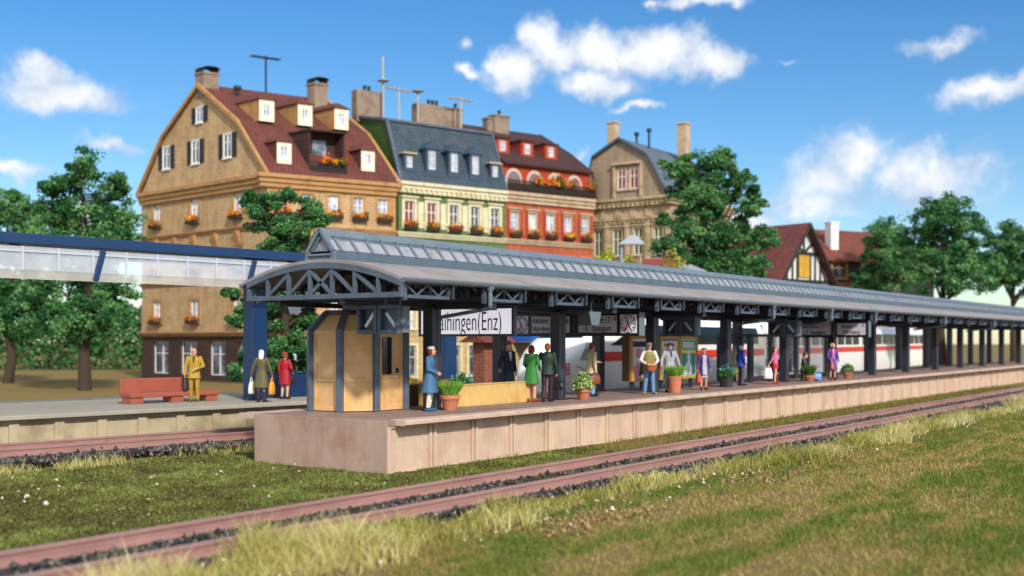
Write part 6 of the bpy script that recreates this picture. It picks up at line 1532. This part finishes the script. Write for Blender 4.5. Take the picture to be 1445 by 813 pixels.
mb = MB(); mb.prism([(-.75,ze-.75),(W/2,za+.12),(W+.75,ze-.75),(W+.75,ze-.93),(W/2,za-.10),(-.75,ze-.93)], 'y', -.75, L+.4); mb.build('roof', m_tile2, r5, T)
mb = MB(); mb.prism([(-.8,ze-.8),(W/2,za+.13),(W+.8,ze-.8),(W+.8,ze-1.12),(W/2,za-.28),(-.8,ze-1.12)], 'y', -.85, -.751); mb.build('verge_board', m_tim, r5, T)
window(r5, T, 'a', W/2, ze+.45, 1.6, 2.0, m_yw, m_yw, at_=-.08, depth=.02, surround=m_tim, sw=.1, sill=False)
for u in (1.6, 4.05, 6.5): window(r5, T, 'a', u, 3.4, 1.2, 1.5, m_yw, m_wind, at_=-.03, depth=.02, surround=m_tim, sw=.1); window(r5, T, 'a', u, .6, 1.2, 1.6, m_yw, m_wind, at_=-.03, depth=.02, surround=m_tim, sw=.1)
mb = MB(); mb.prism([(-.55,ze-.4),(-.55,ze+1.6),(2.6,ze+3.3),(2.4,ze+2.5)], 'y', 3.5, 8.0); sd = mb.build('shed_dormer', m_tim, r5, T)
mb = MB(); mb.prism([(-1.0,ze+1.55),(2.9,ze+3.75),(2.9,ze+3.6),(-1.0,ze+1.38)], 'y', 3.2, 8.3); mb.build('dormer_roof', m_tile2, sd, T)
mb = MB(); mb.box(-.56, -.5, 4.0, 4.9, ze+.2, ze+1.3); mb.box(-.56, -.5, 6.4, 7.3, ze+.2, ze+1.3); mb.build('dormer_window', m_wh, sd, T)

r6, T = house('tiled_house', 30.3, 112, 66, 24, 'low house with an orange brown tiled roof, white chimney and yellow windows')
W, L, ze = 9.0, 15.0, 11.3
mb = MB(); facade(mb, 'a', 0, L, 0, ze, [(u-.9, u+.9, 9.3, 10.9) for u in (2.6, 6.4, 10.2, 13.4)]); mb.add([(0,0,0),(0,W,0),(0,W,ze),(0,0,ze)], [(3,2,1,0)]); mb.add([(L,0,0),(L,W,0),(L,W,ze),(L,0,ze)], [(0,1,2,3)]); mb.build('wall', m_tim, r6, T)
for u in (2.6, 6.4, 10.2, 13.4): window(r6, T, 'a', u, 9.3, 1.8, 1.6, m_yw, m_wind, surround=m_yw, sw=.14)
PR = [(-.5,ze-.2),(W/2,14.6),(W+.5,ze-.2)]
roof_shell(r6, T, PR, -.4, L+.4, m_tile3); mb = MB(); gable_wall(mb, [(0,ze-.01),(W/2,14.4),(W,ze-.01)], 0); mb.build('gable_wall', m_plas, r6, T); mb = MB(); gable_wall(mb, [(W,ze-.01),(W/2,14.4),(0,ze-.01)], L); mb.build('gable_wall', m_plas, r6, T)
mb = MB(); mb.prism([(-3.6,7.6),(0,9.0),(0,8.85),(-3.6,7.45)], 'x', -.6, 8); mb.build('lean_to_roof', m_tile3, r6, T)
mb = MB(); mb.box(-.2, 7.8, -3.3, -3.1, 0, 7.55); mb.build('lean_to_wall', m_plas, r6, T)
chimney(r6, T, 3.0, 1.6, 11.5, 14.9, .95, .95, m_wh, 0)

# brick kiosk with a blue awning behind the far platform
bk2 = empty('brick_kiosk', p2w(24.0, 8.4, 0), ang2, 'small brick and buff kiosk with tiled roof and blue awning behind the far platform', 'kiosk')
mb = MB(); mb.box(-.45, .3, 0, .8, 0, 3.0); mb.build('brick_pier', brickmat('dull_brick', '#8d4a34', '#7f412e', '#8f6a55', .5, .17, .02, .5), bk2)
mb = MB(); facade(mb, 'a', .301, 7.0, 0, 3.0, [(3.0, 4.4, 1.3, 2.7), (5.2, 6.4, 1.3, 2.7)], .12, .15); mb.add([(7,.15,0),(7,1.5,0),(7,1.5,3.0),(7,.15,3.0)], [(0,1,2,3)]); mb.build('buff_wall', m_yelst, bk2)
I3 = lambda a, b, z: (a, b, z)
for u, w in ((3.7, 1.4), (5.8, 1.2)): window(bk2, I3, 'a', u, 1.3, w, 1.4, m_wh, m_winp, at_=.15, surround=m_cream, sw=.15)
mb = MB(); mb.prism([(-.5,3.0),(.5,3.45),(1.5,3.0)], 'x', -.8, 1.6); mb.build('tiled_roof', m_tile3, bk2)
mb = MB(); mb.box(1.8, 9.5, -1.2, 1.2, 3.02, 3.45); mb.build('awning', mat('bright_blue', '#1c5cb0', .4, .1, 2.0), bk2, bevel=.03)

# balcony people
def on_house(s_d, tf, tg, a, b, z):
    s, d = s_d; ea = RT*math.sin(R(tf)) + FW*math.cos(R(tf)); eb = -RT*math.sin(R(tg)) + FW*math.cos(R(tg)); p = cw(s, d) + ea*a + eb*b; return (p.x, p.y, z)
person(on_house((-17.25, 80), 57, 48, 4.7, .7, 15.1), 20, 1.75, 'person in dark blue clothes standing on the balcony of the tan house', dict(top=('#22304a', .8, .03), bottom=('trousers', '#23283a'), hair=('#d8c088',)))
person(on_house((-.52, 92.3), 52.4, 37.6, 5.75, .1, 15.34), 15, 1.9, 'person in dark clothes standing among balcony flowers of the red house', dict(fem=True, top=('#2b2422', .6, .05), hair=('#c9a03a', 'bob')))

# ------------------------------------------------------------------ lamp, garden things, trees
sl_ = empty('street_lamp', pxd(877, 70), 0, 'grey street lamp with a sloping hood in front of the taupe house', 'street lamp')
m_gr = mat('lamp_grey', '#8a9099', .5, .08, 3.0)
mb = MB(); mb.tube([(0,0,0),(0,0,4.5),(0,0,9.2)], [.14,.12,.10], 10); mb.build('pole', m_gr, sl_, smooth=40)
mb = MB(); mb.loft([[tuple(RT*(.1+x) + Vector((FW.x*y, FW.y*y, z))) for x, y in ((-.25,-.3),(1.3,-.3),(1.3,.3),(-.25,.3))] for z in (9.0, 9.08)] + [[tuple(RT*(.1+x) + Vector((FW.x*y, FW.y*y, 9.6))) for x, y in ((.45,-.12),(.8,-.12),(.8,.12),(.45,.12))]]); mb.build('hood', m_gr, sl_)
wl = empty('garden_screen', pxd(918, 68), 0, 'flat dull red garden screen standing left of the big tree', 'garden screen')
ew = (RT*.85 + FW*.5).normalized(); wr = math.atan2(ew.y, ew.x); wl.rotation_euler.z = wr
mb = MB(); mb.box(-.75, 2.1, -.06, .06, 0, 8.0); mb.build('panel', mat('dull_red', '#7e3a3a', .7, .1, 2.0), wl, bevel=.02)
mb = MB(); mb.box(-.82, -.751, -.1, .1, 0, 8.1); mb.box(2.101, 2.17, -.1, .1, 0, 8.1); mb.build('posts', m_beige, wl)
def shrub(p, rx, rz, n, m, size, label, stem=.6):
    t = empty('shrub', p, 0, label, 'shrub', 'garden shrubs behind the canopy')
    d = RNG.normal(size=(n, 3)); d /= np.linalg.norm(d, axis=1)[:, None]; r = RNG.uniform(.3, 1, n)**.4 * (1 + .25*np.sin(d[:, 0]*4+p[0])*np.cos(d[:, 2]*5))
    P = d*r[:, None]*np.array([rx, rx, rz]) + np.array([0, 0, stem+rz])
    link('foliage', leaf_mesh('foliage', P, size, m, 1.5), t)
    mb = MB(); mb.tube([(0,0,0),(0,0,stem+rz)], [.12,.05], 8); mb.build('stem', m_bark, t)
m_bark = mat('bark', '#3f3226', .9, .25, 5.0, .6, 25)
m_shy = leafmat('shrub_yellow', '#6b7a12', '#a3a81c', '#d2cf3a', .6, .2)
shrub(pxd(858, 82), 1.1, 4.6, 2600, m_shy, .28, 'tall yellow green shrub left of the street lamp')
shrub(pxd(888, 80), 1.0, 4.3, 2200, m_shy, .28, 'tall yellow green shrub right of the street lamp')
m_shg = leafmat('shrub_flower', '#5c7a26', '#9aa83a', '#d86a4a', .6, .2)
shrub(pxd(950, 66), 1.0, 3.9, 2200, m_shg, .22, 'flowering green and red shrub below the big tree')
sr = empty('shed', pxd(948, 72), wr, 'pale outbuilding with a grey roof half hidden left of the big tree', 'shed')
mb = MB(); mb.box(-1.9, 1.5, -.9, 1.4, 0, 7.45); mb.build('wall', m_plas, sr)
mb = MB(); mb.prism([(-1.3,7.5),(.25,8.0),(1.8,7.5),(1.8,7.4),(-1.3,7.4)], 'x', -2.2, 1.8); mb.build('roof', mat('shed_roof', '#8b8f94', .7, .08), sr)

m_tl = leafmat('tree_leaf', '#224f2b', '#3f763f', '#80aa66', .6, .22)
def tree(p, H, crown, label, seed, size=.15, per=260, trunk_r=.22, lean=(0, 0)):
    """crown: list of lobes (right, ahead, height, radius) in the picture's own frame; each lobe becomes many leaf clumps on twigs"""
    rng = np.random.default_rng(seed)
    t = empty('tree', p, 0, label, 'tree')
    mb = MB(); top = Vector((lean[0]*RT.x, lean[0]*RT.y, H*.86)); pts = [Vector((0,0,-.2))]
    for k in range(1, 7): f = k/6; pts.append(top*f + Vector((rng.normal(0,.1), rng.normal(0,.1), 0)))
    mb.tube(pts, [trunk_r*(1.25 - 1.1*k/6) + .02 for k in range(7)], 9); tk = mb.build('trunk', m_bark, t, smooth=60)
    P = []; U = []; tw = MB()
    for s, d, z, r in crown:
        c = np.array(RT*s + FW*d) + np.array([0, 0, z])
        base = Vector((top.x*(z*.7/H), top.y*(z*.7/H), z*.72)); cv = Vector(c)
        mid = base.lerp(cv, .55) + Vector((0, 0, -.1*r)); tw.tube([base, mid, cv], [.10*r**.5+.03, .06*r**.5+.02, .02], 6)
        ncl = max(6, int(14*r**1.6)); q = rng.normal(size=(ncl, 3)); q /= np.linalg.norm(q, axis=1)[:, None]
        rr = r*(.40 + .85*rng.uniform(0, 1, ncl)**.8)
        cc = c + q*rr[:, None]*np.array([1, 1, .85])
        for j, e in enumerate(cc):
            n = int(per*rng.uniform(.3, 1.1)); cr = .27*min(r, 1.4)*rng.uniform(.55, 1.6) + .10
            g = rng.normal(size=(n, 3)); g /= np.linalg.norm(g, axis=1)[:, None]
            P.append(e + g*(cr*rng.uniform(.1, 1.25, n)**.7)[:, None]*np.array([rng.uniform(.8,1.5), rng.uniform(.8,1.5), rng.uniform(.55,.95)])); U.append(np.clip(rng.uniform(.1, .85) + rng.normal(0, .16, n), 0, 1))
            if j % 2 == 0: tw.tube([cv, cv.lerp(Vector(e), .6) + Vector((0,0,.03)), Vector(e)], [.03, .02, .012], 5)
    tw.build('branches', m_bark, tk, smooth=60)
    link('crown', leaf_mesh('crown', np.concatenate(P), size, m_tl, 1.5, u=np.concatenate(U)), t)
    return t
def lobes(px0, d, L):
    """lobes listed as picture column, row, radius in picture units at the tree's own distance"""
    k = d/FPX; rg = random.Random(int(px0)); return [((x-px0)*k, rg.uniform(-.8, .8)*r*k, CAM.z + (HOR-y)*k, r*k) for x, y, r in L]
tree(pxd(402, 52), 10.2, lobes(402, 52, [(352,283,14),(375,300,20),(402,288,22),(385,320,24),(425,305,24),(445,315,16),(410,335,26),(385,345,18),(435,340,20),(372,375,16),(395,365,22),(425,372,24),(330,408,11),(345,430,12),(360,452,16),(390,410,24),(425,415,26),(400,450,28),(435,455,24),(375,480,22),(415,490,26),(440,500,20),(330,455,10),(328,525,12),(345,505,14),(395,520,22),(430,530,20),(455,420,14)]), 'dark green tree in front of the tan corner house, behind the blue column', 3, .135, 460, .2)
tree(pxd(1008, 76), 16.6, lobes(1008, 76, [(952,236,18),(985,232,22),(1015,228,22),(1000,255,28),(972,262,22),(1030,250,20),(1050,252,16),(1062,280,18),(1045,275,14),(1070,288,13),(985,285,26),(1015,290,22),(968,300,14),(1048,308,16),(1062,300,12),(1000,320,26),(945,315,14),(960,330,20),(935,345,16),(985,350,26),(1020,340,24),(1050,335,20),(1078,335,15),(1085,345,12),(945,362,22),(975,375,24),(1010,372,26),(1045,368,22),(1072,372,18),(1030,392,22),(990,400,22),(1060,395,18),(955,390,16)]), 'large dark green tree before the taupe house, crown open at its right side', 5, .19, 215, .36)
tree(pxd(1250, 109), 14.0, lobes(1250, 109, [(1235,335,18),(1255,326,20),(1222,358,13),(1245,362,22),(1270,348,22),(1235,388,20),(1262,388,24),(1280,370,18),(1215,394,12),(1248,412,22)]), 'smaller green tree beside the tiled house at the right', 8, .2, 220, .25)
tree(pxd(1330, 92), 14.0, lobes(1330, 92, [(1310,310,24),(1340,300,26),(1365,325,24),(1300,345,26),(1335,345,30),(1370,360,26),(1310,385,30),(1350,392,32),(1385,385,22)]), 'broad green tree farthest to the right above the canopy', 9, .22, 200, .3)
tree(pxd(1430, 105), 12.0, lobes(1430, 105, [(1405,350,24),(1435,338,26),(1460,355,26),(1415,385,28),(1450,392,30),(1480,380,24)]), 'round green tree at the far right edge', 10, .24, 180, .3)
tree(pxd(120, 70), 14.0, lobes(120, 70, [(85,260,24),(118,240,28),(150,262,26),(70,300,28),(110,295,34),(150,305,30),(60,345,28),(100,345,34),(145,350,32),(170,335,20),(75,395,30),(120,400,34),(155,400,26),(60,440,26),(105,450,34),(150,450,28)]), 'broad dark tree left of the tan corner house', 12, .2, 220, .32)
tree(pxd(10, 82), 13.0, lobes(10, 82, [(-20,300,26),(12,290,28),(40,310,24),(-10,345,32),(30,350,30),(0,400,34),(40,405,28),(-15,445,28),(25,450,30)]), 'dark tree at the far left edge behind the blue canopy', 13, .22, 200, .3)

hd = empty('hedge', pxd(60, 118), 0, 'long dark green hedge far left behind the blue canopy', 'hedge')
n = 15000; q = RNG.uniform(size=(n, 3)); hh = 5.2 + 1.8*vnoise(np.stack([q[:, 0]*60, q[:, 0]*0], 1), .25, 4) + vnoise(np.stack([q[:, 0]*60, q[:, 0]*0], 1), .9, 6)
Q = np.outer(q[:, 0]*34-20, np.array(RT)) + np.outer(q[:, 1]*3, np.array(FW)); Q[:, 2] = q[:, 2]**.7*hh
link('foliage', leaf_mesh('foliage', Q, .5, m_tl, 1.5, u=np.clip(.2 + .5*vnoise(Q[:, [0, 2]], .7, 3) + RNG.normal(0, .15, n), 0, 1)), hd)
